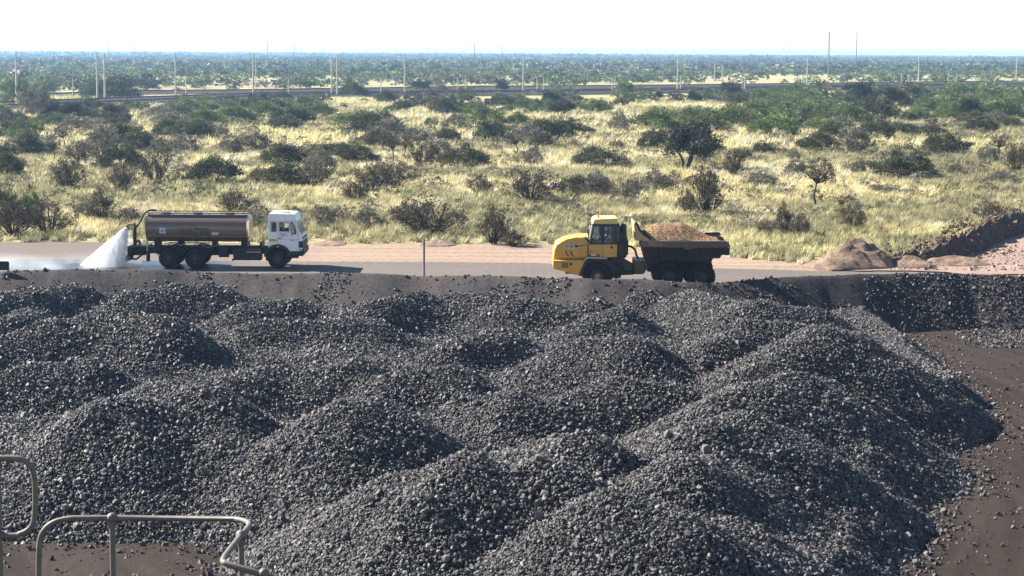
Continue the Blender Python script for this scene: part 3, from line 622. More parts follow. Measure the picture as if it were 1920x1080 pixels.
# ---- grass
def grass(name, x, y, nb, hmin, hmax, wid, label, greener=0.0):
    n = len(x); g = fbm(x, y, 14, 201, 4) ; g2 = fbm(x, y, 45, 205, 3); g3 = fbm(x, y, 3, 207, 2)
    straw = np.array([.60, .51, .27]); pale = np.array([.72, .63, .44]); olive = np.array([.29, .275, .155]); dark = np.array([.12, .105, .065]); gold = np.array([.64, .56, .26])
    w_ol = np.clip((g - .5 + greener + .25 * (g2 - .5)) * 7 + .5, 0, 1); w_pa = np.clip((g3 - .56) * 7, 0, 1)
    t = straw * (1 - w_pa)[:, None] + pale * w_pa[:, None]; t = t * (g2 > .5)[:, None] + (t * .5 + gold * .5) * (g2 <= .5)[:, None]
    t = t * (1 - w_ol * .85)[:, None] + olive * (w_ol * .85)[:, None]
    dk = rng.random(n) < .07 + .12 * w_ol; t[dk] = dark; t *= np.exp(rng.normal(0, .34, n))[:, None]
    i = np.repeat(np.arange(n), nb); m = len(i)
    rad = np.where(dk, .35, .24)[i] * (hmax / .8); a = rng.uniform(0, 6.28, m); q = rng.uniform(0, 1, m) ** .5 * rad
    bx = x[i] + q * np.cos(a); by = y[i] + q * np.sin(a); hh = (rng.uniform(hmin, hmax, n)[i]) * rng.uniform(.55, 1.15, m)
    lx = hh * (.35 + rng.normal(0, .32, m)) + (q * np.cos(a)) * .8; ly = hh * rng.normal(0, .28, m) + q * np.sin(a) * .8
    th = rng.uniform(0, 6.28, m); wx = np.cos(th) * wid / 2; wy = np.sin(th) * wid / 2 * .5
    A = np.stack([bx - wx, by - wy, 0 * bx], -1); B = np.stack([bx + wx, by + wy, 0 * bx], -1); C = np.stack([bx + lx, by + ly, hh], -1)
    V = np.stack([A, B, C], 1).reshape(-1, 3); col = t[i] * np.exp(rng.normal(0, .22, m))[:, None]
    o = link(name, np_mesh(name, V, np.arange(3 * m).reshape(m, 3), M_grass, np.repeat(col.clip(.02, .8), 3, 0))); return tag(o, label, 'grass', kind='stuff')
padpoly = [on_z(a, b) for a, b in PADPTS]
def inpad(x, y):
    r_ = np.zeros(len(x), bool); n = len(padpoly)
    for i in range(n):
        a, b = padpoly[i], padpoly[(i + 1) % n]; c = ((a.y > y) != (b.y > y)) & (x < (b.x - a.x) * (y - a.y) / (b.y - a.y + 1e-12) + a.x); r_ ^= c
    return r_
def gfield(n, y0, y1, thin=.3):
    x, y = field(n, y0, y1, .285); ok = (y > vergeY(x) - .15) & ~inpad(x, y) & ~on_track(x, y, 9) & (rng.random(n) > thin * (fbm(x, y, 6, 222, 3) < .42)); return x[ok], y[ok]
x, y = gfield(17000, 102, 150, .4); edge = np.clip((y - vergeY(x)) / 4, .5, 1); k = rng.random(len(x)) < edge + .2
grass('tall_grass', x[k], y[k], 24, .2, .6, .06, 'tall olive and straw grass tufts along the far side of the road', .04)
x, y = gfield(34000, 150, 235, .5)
grass('straw_grass', x, y, 13, .3, .68, .09, 'straw yellow grass between the bushes of the middle distance', .0)
x, y = gfield(42000, 235, 480, .6)
grass('yellow_grass', x, y, 7, .5, 1.0, .17, 'pale yellow grass stretching to the railway', -.05)
# ============================================================ RAILWAY
M_ballast, nt, p = new_mat('ballast')
f2, r2 = noise_fac(nt, 1.2, 8, .8, lo=.35, hi=.65); nt.links.new(mixc(nt, f2, (.10, .062, .05), (.22, .15, .12)), p.inputs['Base Color']); p.inputs['Roughness'].default_value = .95; bump(nt, p, r2, .8, .1)
M_rail = paint('rail_steel', (.045, .036, .034), .6, .3); M_sleeper = paint('sleeper_concrete', (.12, .10, .09), .9)
M_conc = paint('mast_concrete', (.46, .44, .41), .85, dirt=(.3, .27, .24), scale=.6); M_grey = paint('weathered_pole', (.16, .165, .18), .85); M_dark = paint('dark_timber_pole', (.07, .06, .055), .9); M_wire = paint('wire', (.25, .24, .24), .5, .5)
def ribbon(path, prof):
    """profile [(offset, z)] swept along a ground path"""
    V = []; n = len(path); k = len(prof)
    for i, q in enumerate(path):
        t = path[min(i + 1, n - 1)] - path[max(i - 1, 0)]; t.z = 0; t.normalize(); s = Vector((-t.y, t.x, 0))
        for o_, z in prof: V.append((q.x + s.x * o_, q.y + s.y * o_, z))
    F = [(i * k + j, (i + 1) * k + j, (i + 1) * k + j + 1, i * k + j + 1) for i in range(n - 1) for j in range(k - 1)]
    return np.array(V), np.array(F)
def track(path, label, hgt=.9):
    o = empty('railway_track', (0, 0, 0)); tag(o, label, 'railway track', 'railway tracks crossing the plain')
    V, F = ribbon(path, [(-3.8, -.05), (-2.3, hgt), (2.3, hgt), (3.8, -.05)]); link('ballast_bed', np_mesh('ballast_bed', V, F, M_ballast), o)
    for g in (-.6, .6):
        V, F = ribbon(path, [(g - .12, hgt), (g - .12, hgt + .34), (g + .12, hgt + .34), (g + .12, hgt)]); link('rail', np_mesh('rail', V, F, M_rail), o)
    V, F = ribbon(path, [(-1.4, hgt), (-1.35, hgt + .12), (1.35, hgt + .12), (1.4, hgt)]); link('sleeper_bed', np_mesh('sleeper_bed', V, F, M_sleeper), o)
def offset(path, d):
    out = []
    for i, q in enumerate(path):
        t = path[min(i + 1, len(path) - 1)] - path[max(i - 1, 0)]; t.normalize(); out.append(q + Vector((-t.y, t.x, 0)) * d)
    return out
pn = bez(RAIL_NEAR, 10); pf = bez(RAIL_FAR, 10)
track(pn, 'nearest railway track on its pinkish ballast bank behind the scrub'); track(offset(pn, 14), 'second railway track running close behind the nearest one'); track(pf, 'farthest railway track, a thin dark line across the yellow grass', .8)
# line-side masts: px, top py, base py, arms
def mast(name, label, px, top, base, w, arms, mat=M_conc, cat='mast', group=None, sway=0):
    g = on_z(px, base); t = on_y(px, top, g.y); h = t.z; o = empty(name, (g.x, g.y, 0)); tag(o, label, cat, group)
    mb = MB(); bmw = w / 2
    mb.tube([(0, 0, -.4), (0, 0, h)], [bmw * 1.25, bmw * .8], 8); mb.build('pole', mat, o, 40)
    for (z, x0, x1) in arms:
        mb = MB(); mb.box(x0, x1, -.07, .07, h * z - .07, h * z + .07); mb.build('cross_arm', mat, o)
        mb = MB()
        for xx in (x0 + .1, x1 - .1): mb.tube([(xx, 0, h * z + .07), (xx, 0, h * z + .4)], [.08, .05], 6)
        mb.build('insulator', M_dark, o)
    return o, g, h
BIG = [(32, 97, 205), (183, 98, 194), (197, 100, 193), (330, 99, 188), (475, 100, 187), (622, 102, 184), (632, 102, 184), (759, 102, 181), (981, 103, 179), (1270, 106, 173), (1513, 106, 166), (1722, 106, 163), (1905, 106, 155)]
bt = ['leftmost tall concrete mast in front of the grey bush', 'left mast of the close pair above the water truck', 'right mast of the close pair above the water truck', 'tall concrete mast above the middle of the tank', 'tall concrete mast above the gap behind the cab', 'left mast of the touching pair right of the white cab', 'right mast of the touching pair right of the white cab', 'lone tall mast above the thin marker post', 'lone tall mast left of the yellow cab', 'tall mast with two arms above the sandy load', 'tall cross shaped mast left of the two high power poles bases', 'tall cross shaped mast right of the two high power poles', 'cross shaped mast nearest the right edge']
tops = []
for (px, t, b), lab in zip(BIG, bt):
    arms = [(.72, -2.2, 2.2)] if px > 1200 else [(.70, -.2, 2.0)]
    o, g, h = mast('catenary_mast', lab, px, t, b, .42, arms, group='tall concrete masts along the railway'); tops.append((g, h))
SMALL = [(57, 120, 150, 'small T shaped post left, above the grey bush'), (137, 145, 188, 'short post left of the close mast pair'), (349, 145, 185, 'short post just right of the mast above the tank'), (480, 112, 173, 'thin post touching the right side of a tall mast above the cab gap'), (541, 145, 184, 'short post above the white cab'), (714, 144, 181, 'short post right of the touching mast pair'),
 (858, 144, 181, 'left of two short posts above the bushes, centre'), (873, 144, 176, 'right of two short posts above the bushes, centre'), (1007, 143, 171, 'short post just right of the lone mast'), (1019, 143, 169, 'thin short post second right of the lone mast'), (1148, 143, 176, 'left short post above the yellow cab'), (1153, 142, 173, 'right short post above the yellow cab'),
 (1276, 141, 173, 'short post beside the two armed mast'), (1391, 140, 172, 'left leg post of the narrow pair above the truck tail'), (1396, 140, 178, 'right leg post of the narrow pair above the truck tail'), (1498, 139, 165, 'left short post before the cross shaped mast'), (1504, 139, 165, 'right short post before the cross shaped mast'), (1690, 137, 162, 'pale short post left of the right cross mast'), (1703, 138, 167, 'pale short post just left of the right cross mast'), (1777, 136, 160, 'short post between the two right cross masts'), (1793, 138, 156, 'farther short post between the two right cross masts'), (1858, 134, 150, 'farthest short post near the right edge')]
for px, t, b, lab in SMALL: mast('signal_post', lab, px, t, b, .28, [(.97, -.9, .2)] if px != 57 else [(.97, -1.6, 1.6)], cat='post', group='short posts beside the railway')
DARKP = [(311, 128, 163, 'thin dark pole left of the mast above the tank'), (564, 128, 165, 'thin dark pole above the white cab'), (786, 125, 152, 'thin dark pole right of the marker post mast'), (822, 112, 156, 'thin grey pole among the green trees, centre'), (1110, 112, 155, 'thin dark pole far behind the yellow cab'), (1316, 118, 150, 'thin dark pole behind the sandy load'), (1564, 112, 143, 'thin dark pole just right of the left power pole'), (1748, 112, 145, 'thin dark pole right of the right cross mast')]
for px, t, b, lab in DARKP: mast('telegraph_pole', lab, px, t, b, .30, [], M_dark, 'pole', 'thin dark poles on the plain')
HIGH = [(204, 73, 118, 'high thin power pole left, first of four pairs'), (253, 73, 116, 'high thin power pole above the tank rear'), (502, 77, 126, 'high thin power pole left of the white cab'), (552, 78, 121, 'high thin power pole above the white cab windscreen'), (890, 78, 129, 'high faint power pole left of centre line'), (941, 79, 127, 'high faint power pole at the centre')]
for px, t, b, lab in HIGH: mast('power_pole', lab, px, t, b, .6, [], M_grey, 'power pole', 'high power poles on the skyline')
for px, t, b, lab in [(1553, 60, 144, 'left of the two highest three armed power poles'), (1605, 60, 132, 'right of the two highest three armed power poles')]:
    mast('power_pole', lab, px, t, b, .62, [(.985, -1.6, 2.0), (.87, -2.0, 1.9), (.76, -1.9, 2.2)], M_grey, 'power pole', 'high power poles on the skyline')
# lattice pylons far away, V shaped heads
for px, t, b, lab in [(605, 84, 99, 'faint V headed pylon on the horizon above the white cab'), (1096, 87, 101, 'faint V headed pylon on the horizon above the yellow cab'), (1475, 88, 103, 'faint V headed pylon on the horizon left of the power poles'), (1766, 86, 104, 'faint V headed pylon on the horizon right of the power poles')]:
    Y = 3300; q = on_y(px, t, Y); h = q.z; o = empty('lattice_pylon', (q.x, Y, 0)); tag(o, lab, 'pylon', 'distant pylons on the horizon')
    mb = MB(); mb.tube([(0, 0, 0), (0, 0, h * .55)], .3, 4); mb.build('mast', M_wire, o); mb = MB(); w = h * .32
    for s_ in (-1, 1): mb.tube([(0, 0, h * .55), (s_ * w, 0, h)], .25, 4)
    mb.tube([(-w, 0, h), (w, 0, h)], .2, 4); mb.tube([(-w * .7, 0, h * .9), (w * .35, 0, h * .72)], .12, 4); mb.build('cross_arm', M_wire, o)
# portal frame beside the track
g = on_z(1340, 153); g2 = on_y(1354, 152, g.y); h = on_y(1340, 120, g.y).z; w = g2.x - g.x
o = empty('gantry_frame', (g.x, g.y, 0)); tag(o, 'square steel gantry frame standing by the railway above the truck tail', 'gantry')
for x_ in (0, w): MB().tube([(x_, 0, -.3), (x_, 0, h)], .22, 8).build('leg', M_conc, o, 40)
for z_ in (h, h * .55, h * .08): MB().box(-.6, w + .6, -.14, .14, z_ - .14, z_ + .14).build('beam', M_conc, o)
# row of white pipe stubs far right
g = on_z(1640, 144)
for i in range(6):
    g = on_z(1660 + i * 6.6, 145.5); o = MB().tube([(0, 0, -.3), (0, 0, 2.1 - .25 * (i == 0)), (.3 * (i == 0), 0, 2.1)], .16, 8).build('bollard', M_conc, None, 40, (g.x, g.y, 0))
    tag(o, ['leftmost short pale post of the far row', 'second short pale post of the far row', 'third short pale post of the far row', 'fourth short pale post of the far row', 'fifth short pale post of the far row', 'rightmost short pale post of the far row'][i], 'post', 'row of short pale posts far off')
# overhead wires
for dz, lab in ((.985, 'upper thin wire strung between the tall railway masts'), (.70, 'lower thin wire strung between the tall railway masts')):
    mb = MB()
    for (a, ha), (b, hb) in zip(tops, tops[1:]):
        if (b - a).length < 8: continue
        pts = []
        for k in range(9):
            t = k / 8; q = a.lerp(b, t); pts.append((q.x, q.y, (ha * dz) * (1 - t) + hb * dz * t - 1.2 * 4 * t * (1 - t) * .6))
        mb.tube(pts, .022, 4)
    tag(mb.build('overhead_wire', M_wire), lab, 'wire', 'overhead wires of the railway')
# ============================================================ TRUCKS
def glass_mat(name, tint=(.75, .85, .9), refl=.10):
    m = bpy.data.materials.new(name); m.use_nodes = True; nt = m.node_tree; nt.nodes.remove(nt.nodes['Principled BSDF'])
    t = N(nt, 'ShaderNodeBsdfTransparent'); t.inputs[0].default_value = (*tint, 1); g = N(nt, 'ShaderNodeBsdfGlossy'); g.inputs['Roughness'].default_value = .05
    fr = N(nt, 'ShaderNodeFresnel'); fr.inputs[0].default_value = 1.45; ad = N(nt, 'ShaderNodeMath', operation='ADD'); nt.links.new(fr.outputs[0], ad.inputs[0]); ad.inputs[1].default_value = refl
    mx = N(nt, 'ShaderNodeMixShader'); nt.links.new(ad.outputs[0], mx.inputs[0]); nt.links.new(t.outputs[0], mx.inputs[1]); nt.links.new(g.outputs[0], mx.inputs[2]); nt.links.new(mx.outputs[0], nt.nodes['Material Output'].inputs[0]); return m
M_glass = glass_mat('window_glass')
M_white = paint('white_cab_paint', (.84, .84, .84), .35, dirt=(.5, .44, .38), amount=.22)
M_black = paint('black_plastic', (.012, .011, .013), .6, dirt=(.04, .033, .029), amount=.5)
M_chassis = paint('dusty_chassis', (.014, .013, .014), .8, dirt=(.05, .038, .03), amount=.7, scale=4)
M_tyre = paint('dusty_tyre', (.016, .014, .014), .9, dirt=(.05, .04, .034), amount=.5, scale=3, spec=.2)
M_rim = paint('dusty_rim', (.045, .04, .038), .7, .2, dirt=(.12, .095, .08), amount=.6, scale=6)
M_tank = paint('brown_tank_paint', (.20, .138, .100), .22, .35, dirt=(.13, .09, .065), amount=.35, scale=.6, spec=.7)
M_tankdark = paint('tank_letter_paint', (.075, .052, .042), .6)
M_tanktop = paint('tank_walkway_steel', (.10, .085, .085), .6, .3)
M_hi = paint('pale_steel', (.45, .42, .38), .5, .4); M_tan = paint('tan_strip', (.55, .42, .25), .8)
M_label = paint('label_white', (.75, .73, .74), .6, amount=.2); M_yel2 = paint('label_yellow', (.72, .47, .05), .5, amount=.15)
M_yellow = paint('yellow_machine_paint', (.76, .36, .04), .38, dirt=(.36, .25, .13), amount=.55, scale=2.6)
M_roofy = paint('pale_yellow_roof', (.78, .56, .17), .45, dirt=(.5, .38, .2), amount=.3)
M_bin = paint('dusty_bin_steel', (.045, .028, .019), .8, .05, dirt=(.10, .062, .042), amount=.7, scale=1.5)
M_binrim = paint('worn_bin_rim', (.14, .09, .06), .75, dirt=(.22, .15, .11), amount=.6, scale=2); M_bintan = paint('dusty_guard_plate', (.50, .32, .15), .75, dirt=(.3, .2, .13), amount=.6, scale=2)
M_joint = paint('rusty_joint_steel', (.12, .075, .045), .75, .1, dirt=(.2, .13, .08), amount=.7, scale=3)
M_navy = paint('dark_cab_frame', (.010, .015, .035), .3, amount=.1); M_red = paint('red_marking', (.35, .04, .03), .5); M_seat = paint('seat_cloth', (.03, .032, .045), .9, amount=.1)
M_orange = paint('amber_lens', (.8, .28, .03), .3, amount=.1); M_hub = paint('tan_hub', (.40, .25, .13), .8, dirt=(.15, .1, .07), amount=.5, scale=8)
M_skin = paint('skin', (.10, .055, .04), .55, amount=.05); M_hair = paint('hair', (.012, .01, .01), .8, amount=.0)
def curve_obj(name, cu, mat, parent, M=None):
    o = bpy.data.objects.new('tmp', cu); COL.objects.link(o); bpy.context.view_layer.update()
    me = bpy.data.meshes.new_from_object(o.evaluated_get(bpy.context.evaluated_depsgraph_get())); bpy.data.objects.remove(o); bpy.data.curves.remove(cu)
    if M: me.transform(M)
    me.name = name; me.materials.clear(); me.materials.append(mat); return link(name, me, parent)
XZ = Matrix(((1, 0, 0, 0), (0, 0, -1, 0), (0, 1, 0, 0), (0, 0, 0, 1)))      # a drawing in x,y stood up in x,z facing -y
def plate(name, outer, holes, y, th, mat, parent, bev=0.0):
    """panel in x,z with cut-outs, its near face at y"""
    cu = bpy.data.curves.new(name, 'CURVE'); cu.dimensions = '2D'; cu.fill_mode = 'BOTH'; cu.extrude = th / 2 - bev; cu.bevel_depth = bev; cu.bevel_resolution = 1
    for pl_ in [outer] + holes:
        sp = cu.splines.new('POLY'); sp.points.add(len(pl_) - 1); sp.use_cyclic_u = True
        for q, (x, z) in zip(sp.points, pl_): q.co = (x, z, 0, 1)
    return curve_obj(name, cu, mat, parent, Matrix.Translation((0, y + th / 2, 0)) @ XZ)
def writing(name, txt, x, z, size, y, mat, parent, mirror=False, bold=0.0, sx=1.0, wrap=None, slices=None):
    cu = bpy.data.curves.new(name, 'FONT'); cu.body = txt; cu.size = size; cu.align_x = 'CENTER'; cu.align_y = 'CENTER'; cu.offset = bold; cu.extrude = .002
    o = curve_obj(name, cu, mat, parent, Matrix.Translation((x, y, z)) @ XZ @ Matrix.Diagonal((sx, 1, 1, 1)))
    if wrap:
        bm = bmesh.new(); bm.from_mesh(o.data)
        for zz in slices: bmesh.ops.bisect_plane(bm, geom=bm.verts[:] + bm.edges[:] + bm.faces[:], plane_co=(0, 0, zz), plane_no=(0, 0, 1))
        for v in bm.verts: v.co.y = wrap(v.co.z) + (v.co.y - y)
        bm.to_mesh(o.data); bm.free()
    return o
def rrect(x0, x1, z0, z1, r, n=4):
    out = []
    for cx, cz, a0 in ((x1 - r, z1 - r, 0), (x0 + r, z1 - r, 90), (x0 + r, z0 + r, 180), (x1 - r, z0 + r, 270)):
        for k in range(n + 1): a = R(a0 + 90 * k / n); out.append((cx + r * math.cos(a), cz + r * math.sin(a)))
    return out
def make_wheel(parent, x, y, r, wid, side, hubmat, hubr=.42, dual=False, lugs=True):
    """side -1: outer face towards -y. y is the outer face of the tyre"""
    s = -side; w = empty('wheel', (x, y, r)); w.parent = parent
    rr = r * hubr * 1.32
    pr = [(0.03, rr), (.0, rr * 1.12), (0, r * .86), (.03, r * .95), (.07, r * .99), (.10, r), (wid - .10, r), (wid - .03, r * .95), (wid, r * .86), (wid, rr), (wid * .5, rr * .98), (.03, rr)]
    mb = MB(); mb.lathe_y(0, 0, [(a * s, b) for a, b in pr], 40)
    if lugs:
        for k in range(30):
            a = 2 * math.pi * k / 30; ca, sa = math.cos(a), math.sin(a)
            t = Vector((-sa, 0, ca)); n_ = Vector((ca, 0, sa)); h_ = .016 * r / .5
            vs = [mb.bm.verts.new(n_ * (r - .01 + dr) + t * dt + Vector((0, s * yy, 0))) for dr in (0, h_ + .01) for dt in (-.028 * r / .5, .028 * r / .5) for yy in (.05, wid - .05)]
            for q in [(0, 1, 3, 2), (4, 6, 7, 5), (0, 4, 5, 1), (2, 3, 7, 6), (0, 2, 6, 4), (1, 5, 7, 3)]: mb.bm.faces.new([vs[i] for i in q])
    mb.build('tyre', M_tyre, w, 35)
    d = .10 if dual else .05
    mb = MB(); mb.lathe_y(0, 0, [(.02 * s, rr), (.0, rr * .98), (.015 * s, rr * .90), (d * s, rr * .82), ((d + .01) * s, rr * .5), ((d - .03) * s, rr * .40), ((wid * .6) * s, rr * .3)], 32)
    mb.build('rim', M_rim, w, 30)
    mb = MB(); hr = rr * .46; mb.lathe_y(0, 0, [(.10 * s, hr), (-.005 * s, hr * .95), (-.02 * s, hr * .6), (-.02 * s, 0)], 20)
    for k in range(10):
        a = 2 * math.pi * k / 10; mb.tube([(math.cos(a) * rr * .62, (d + .02) * s, math.sin(a) * rr * .62), (math.cos(a) * rr * .62, (d - .03) * s, math.sin(a) * rr * .62)], .016, 6)
    mb.build('hub', hubmat, w, 40); return w
def copy_wheel(w, parent, x, y, flip=False):
    c = w.copy(); COL.objects.link(c); c.parent = parent; c.location = (x, y, w.location.z)
    if flip: c.rotation_euler = (0, 0, math.pi)
    for ch in w.children: d = ch.copy(); COL.objects.link(d); d.parent = c
    return c
def arch(cx, cz, r, a0, a1, n=14): return [(cx + r * math.cos(R(a0 + (a1 - a0) * k / n)), cz + r * math.sin(R(a0 + (a1 - a0) * k / n))) for k in range(n + 1)]
def seated_person(name_label, loc, face, shirt, root_scale=1.0):
    """driver seated facing +x (face=1) or -x; loc = hip point"""
    f = face; J = {'hip': (0, 0, .10), 'waist': (-.02, 0, .26), 'chest': (-.01, 0, .46), 'neck0': (.0, 0, .60), 'neck': (.02, 0, .68), 'head0': (.035, 0, .76), 'head': (.03, 0, .86), 'crown': (.02, 0, .92)}
    V = []; E = []; Rr = []; ix = {}
    def add(k, p, r, par=None):
        ix[k] = len(V); V.append((p[0] * f, p[1], p[2])); Rr.append(r)
        if par: E.append((ix[par], ix[k]))
    add('hip', J['hip'], (.16, .13)); add('waist', J['waist'], (.15, .11), 'hip'); add('chest', J['chest'], (.17, .12), 'waist'); add('neck0', J['neck0'], (.085, .07), 'chest')
    add('neck', J['neck'], (.055, .055), 'neck0'); add('head0', J['head0'], (.080, .085), 'neck'); add('head', J['head'], (.082, .098), 'head0'); add('crown', J['crown'], (.055, .062), 'head')
    for s in (-1, 1):
        q = str(s); add('sh' + q, (0, .19 * s, .54), (.068, .068), 'chest'); add('el' + q, (.16, .25 * s, .32), (.048, .048), 'sh' + q); add('wr' + q, (.40, .17 * s, .40), (.032, .032), 'el' + q); add('ha' + q, (.46, .16 * s, .43), (.038, .022), 'wr' + q)
        for k in range(4): add('f%d' % k + q, (.53 - .005 * k, (.135 + .02 * k) * s, .425 - .01 * k), (.010, .010), 'ha' + q)
        add('th' + q, (.48, .035 * s + .16 * s, .425), (.012, .012), 'ha' + q)
        add('kn' + q, (.44, .12 * s, .12), (.075, .075), 'hip'); add('ft' + q, (.56, .12 * s, -.28), (.05, .05), 'kn' + q)
    me = bpy.data.meshes.new('person'); me.from_pydata(V, E, []); o = bpy.data.objects.new('tmp', me); COL.objects.link(o)
    md = o.modifiers.new('s', 'SKIN'); sv = me.skin_vertices[0].data
    for i, r in enumerate(Rr): sv[i].radius = r
    sv[0].use_root = True; o.modifiers.new('u', 'SUBSURF').levels = 2; bpy.context.view_layer.update()
    m2 = bpy.data.meshes.new_from_object(o.evaluated_get(bpy.context.evaluated_depsgraph_get())); bpy.data.objects.remove(o)
    bm = bmesh.new(); bm.from_mesh(m2)                     # nose, brow and chin
    for v in bm.verts:
        x, y, z = v.co.x * f, v.co.y, v.co.z
        if z > .74 and x > .06:
            v.co.x += f * (.028 * math.exp(-((z - .825) / .022) ** 2 - (y / .018) ** 2) + .008 * math.exp(-((z - .775) / .015) ** 2 - (y / .03) ** 2) - .008 * math.exp(-((z - .855) / .012) ** 2 - ((abs(y) - .032) / .014) ** 2))
    bm.to_mesh(m2); bm.free(); m2.name = 'person'; m2.materials.clear(); m2.materials.append(M_skin)
    m2.materials.append(shirt); m2.materials.append(M_seat)
    for p_ in m2.polygons:
        c = p_.center; fx = c.x * f
        p_.material_index = 0 if (c.z > .645 or fx > .34 and c.z > .30) else (1 if c.z > .20 else 2)
        p_.use_smooth = True
    o = link('person', m2, None, loc); tag(o, name_label, 'person')
    mb = MB(); ring = [(-.10, .895), (-.085, .94), (-.04, .972), (.01, .98), (.06, .96), (.085, .925)]
    bmesh.ops.create_uvsphere(mb.bm, u_segments=14, v_segments=8, radius=.098)
    for v in mb.bm.verts: v.co = Vector((v.co.x * 1.02 + .015 * f - .012 * f, v.co.y * .92, max(v.co.z, -.01) * .82 + .885))
    h = mb.build('hair', M_hair, o, 60)
    mb = MB()
    for s in (-1, 1): mb.lathe_y(.018 * f, .835, [(s * .078, .0), (s * .082, .020), (s * .092, .022), (s * .096, .012), (s * .094, 0)], 8)
    mb.build('ear', M_skin, o, 60); return o

# ------------------------------------------------------------ water truck
c0 = on_z(403, 503.3); SW = FPX / c0.y
wt = empty('water_truck', (c0.x, c0.y, 0)); tag(wt, 'brown water tanker truck with white cab spraying the haul road from its rear', 'truck')
def X(px): return (px - 403) / SW
def Zw(py): return (503.3 - py) / SW
Pw = lambda L: [(X(a), Zw(b)) for a, b in L]
W_ = 2.4
w0 = make_wheel(wt, X(316), 0, .525, .56, -1, M_rim, dual=True); copy_wheel(w0, wt, X(365), 0); copy_wheel(w0, wt, X(316), W_, True); copy_wheel(w0, wt, X(365), W_, True)
w1 = make_wheel(wt, X(521.5), 0, .52, .30, -1, M_rim); copy_wheel(w1, wt, X(521.5), W_, True)
mb = MB()
for y in (.72, 1.55): mb.box(X(240), X(562), y, y + .13, Zw(478), Zw(465))
for px in (248, 290, 340, 400, 440, 480, 512, 550): mb.box(X(px), X(px + 3), .85, 1.55, Zw(476), Zw(468))
for px in (316, 365, 521.5): mb.tube([(X(px), .2, .525), (X(px), W_ - .2, .525)], .09, 10)
mb.tube([(X(340), 1.2, .56), (X(500), 1.2, .75)], .06, 8); mb.box(X(325), X(356), .35, 2.05, Zw(482), Zw(474)); mb.build('chassis', M_chassis, wt)
for cx in (316, 365):
    for y in (-.02, W_ - .62):
        mb = MB(); o_, i_ = arch(X(cx), .525, .645, 12, 165), arch(X(cx), .525, .61, 12, 165); mb.prism(o_ + i_[::-1], y, y + .64); mb.build('mudguard', M_black, wt)
mb = MB(); pts = bez([(X(305), .5, Zw(459)), (X(322), .45, Zw(456)), (X(338), .4, Zw(461)), (X(352), .4, Zw(455.5)), (X(372), .4, Zw(457)), (X(388), .4, Zw(465)), (X(410), .5, Zw(459))], 6); mb.tube(pts, .028, 6); mb.build('air_hose', M_hi, wt, 60)
# tank body
th, tw, tz = .725, 1.20, (Zw(404) + Zw(455.5)) / 2
x0, x1 = X(273.5), X(462.5); st = [(x0 - .13, .05), (x0 - .125, .4), (x0 - .10, .7), (x0 - .05, .9), (x0, 1), (x1, 1), (x1 + .06, .9), (x1 + .11, .7), (x1 + .14, .4), (x1 + .145, .05)]
def tank_ring(x, s, n=44): return [(x, W_ / 2 + tw * s * (abs(math.cos(a)) ** .85) * (1 if math.cos(a) > 0 else -1), tz + th * s * (abs(math.sin(a)) ** .85) * (1 if math.sin(a) > 0 else -1)) for a in [2 * math.pi * k / n for k in range(n)]]
mb = MB(); rg = [[mb.bm.verts.new(p_) for p_ in tank_ring(x_, s)] for x_, s in st]
for a, b in zip(rg, rg[1:]):
    for k in range(44): mb.bm.faces.new([a[k], a[(k + 1) % 44], b[(k + 1) % 44], b[k]])
mb.bm.faces.new(rg[0]); mb.bm.faces.new(rg[-1]); tank = mb.build('tank', M_tank, wt, 50)
mb = MB()
for x_ in (x0 + .01, x1 - .01):
    a, b = tank_ring(x_ - .02, 1.012), tank_ring(x_ + .02, 1.012); va = [mb.bm.verts.new(p_) for p_ in a]; vb = [mb.bm.verts.new(p_) for p_ in b]
    for k in range(44): mb.bm.faces.new([va[k], va[(k + 1) % 44], vb[(k + 1) % 44], vb[k]])
mb.build('end_band', M_bin, tank)
def tank_y(z):
    q = min(max(abs(z - tz) / th, 0), .999); s = q ** (1 / .85); c = math.sqrt(max(1 - s * s, 0)) ** .85; return W_ / 2 - tw * c - .004
zs = [tz - .6 + .04 * k for k in range(30)]
writing('water_lettering', 'WATER', X(364), Zw(435.5), .58, 0, M_tankdark, tank, bold=.018, sx=.87, wrap=tank_y, slices=zs)
def wrapquad(name, px0, px1, pa, pb, mat, off=.004):
    mb = MB(); zz = [Zw(pb) + (Zw(pa) - Zw(pb)) * k / 5 for k in range(6)]
    for a, b in zip(zz, zz[1:]): mb.quad([(X(px0), tank_y(a) - off, a), (X(px1), tank_y(a) - off, a), (X(px1), tank_y(b) - off, b), (X(px0), tank_y(b) - off, b)])
    return mb.build(name, mat, tank, 60)
wrapquad('placard', 299.5, 310.5, 427, 437.5, M_label); writing('placard_symbol', '@', X(305), Zw(432), .20, 0, M_tankdark, tank, bold=.004, wrap=lambda z: tank_y(z) - .006, slices=zs)
wrapquad('side_label', 397.5, 410, 435.3, 440, M_label); writing('side_label_text', 'H2O 16', X(403.8), Zw(437.6), .085, 0, M_red, tank, wrap=lambda z: tank_y(z) - .006, slices=zs)
wrapquad('pinstripe', 274, 462, 442.6, 443.3, M_tan)
mb = MB()
for y in (.52, W_ - .58): mb.box(X(274), X(463), y, y + .05, Zw(409.5), Zw(403.5)); mb.tube([(X(274), y + .02, Zw(400.5)), (X(463), y + .02, Zw(400.5))], .028, 6)
for px in range(276, 464, 23): mb.tube([(X(px), .55, Zw(409)), (X(px), .55, Zw(400.5))], .02, 6)
mb.box(X(276), X(461), .6, W_ - .6, Zw(407), Zw(405.5)); mb.build('walkway', M_tanktop, wt)
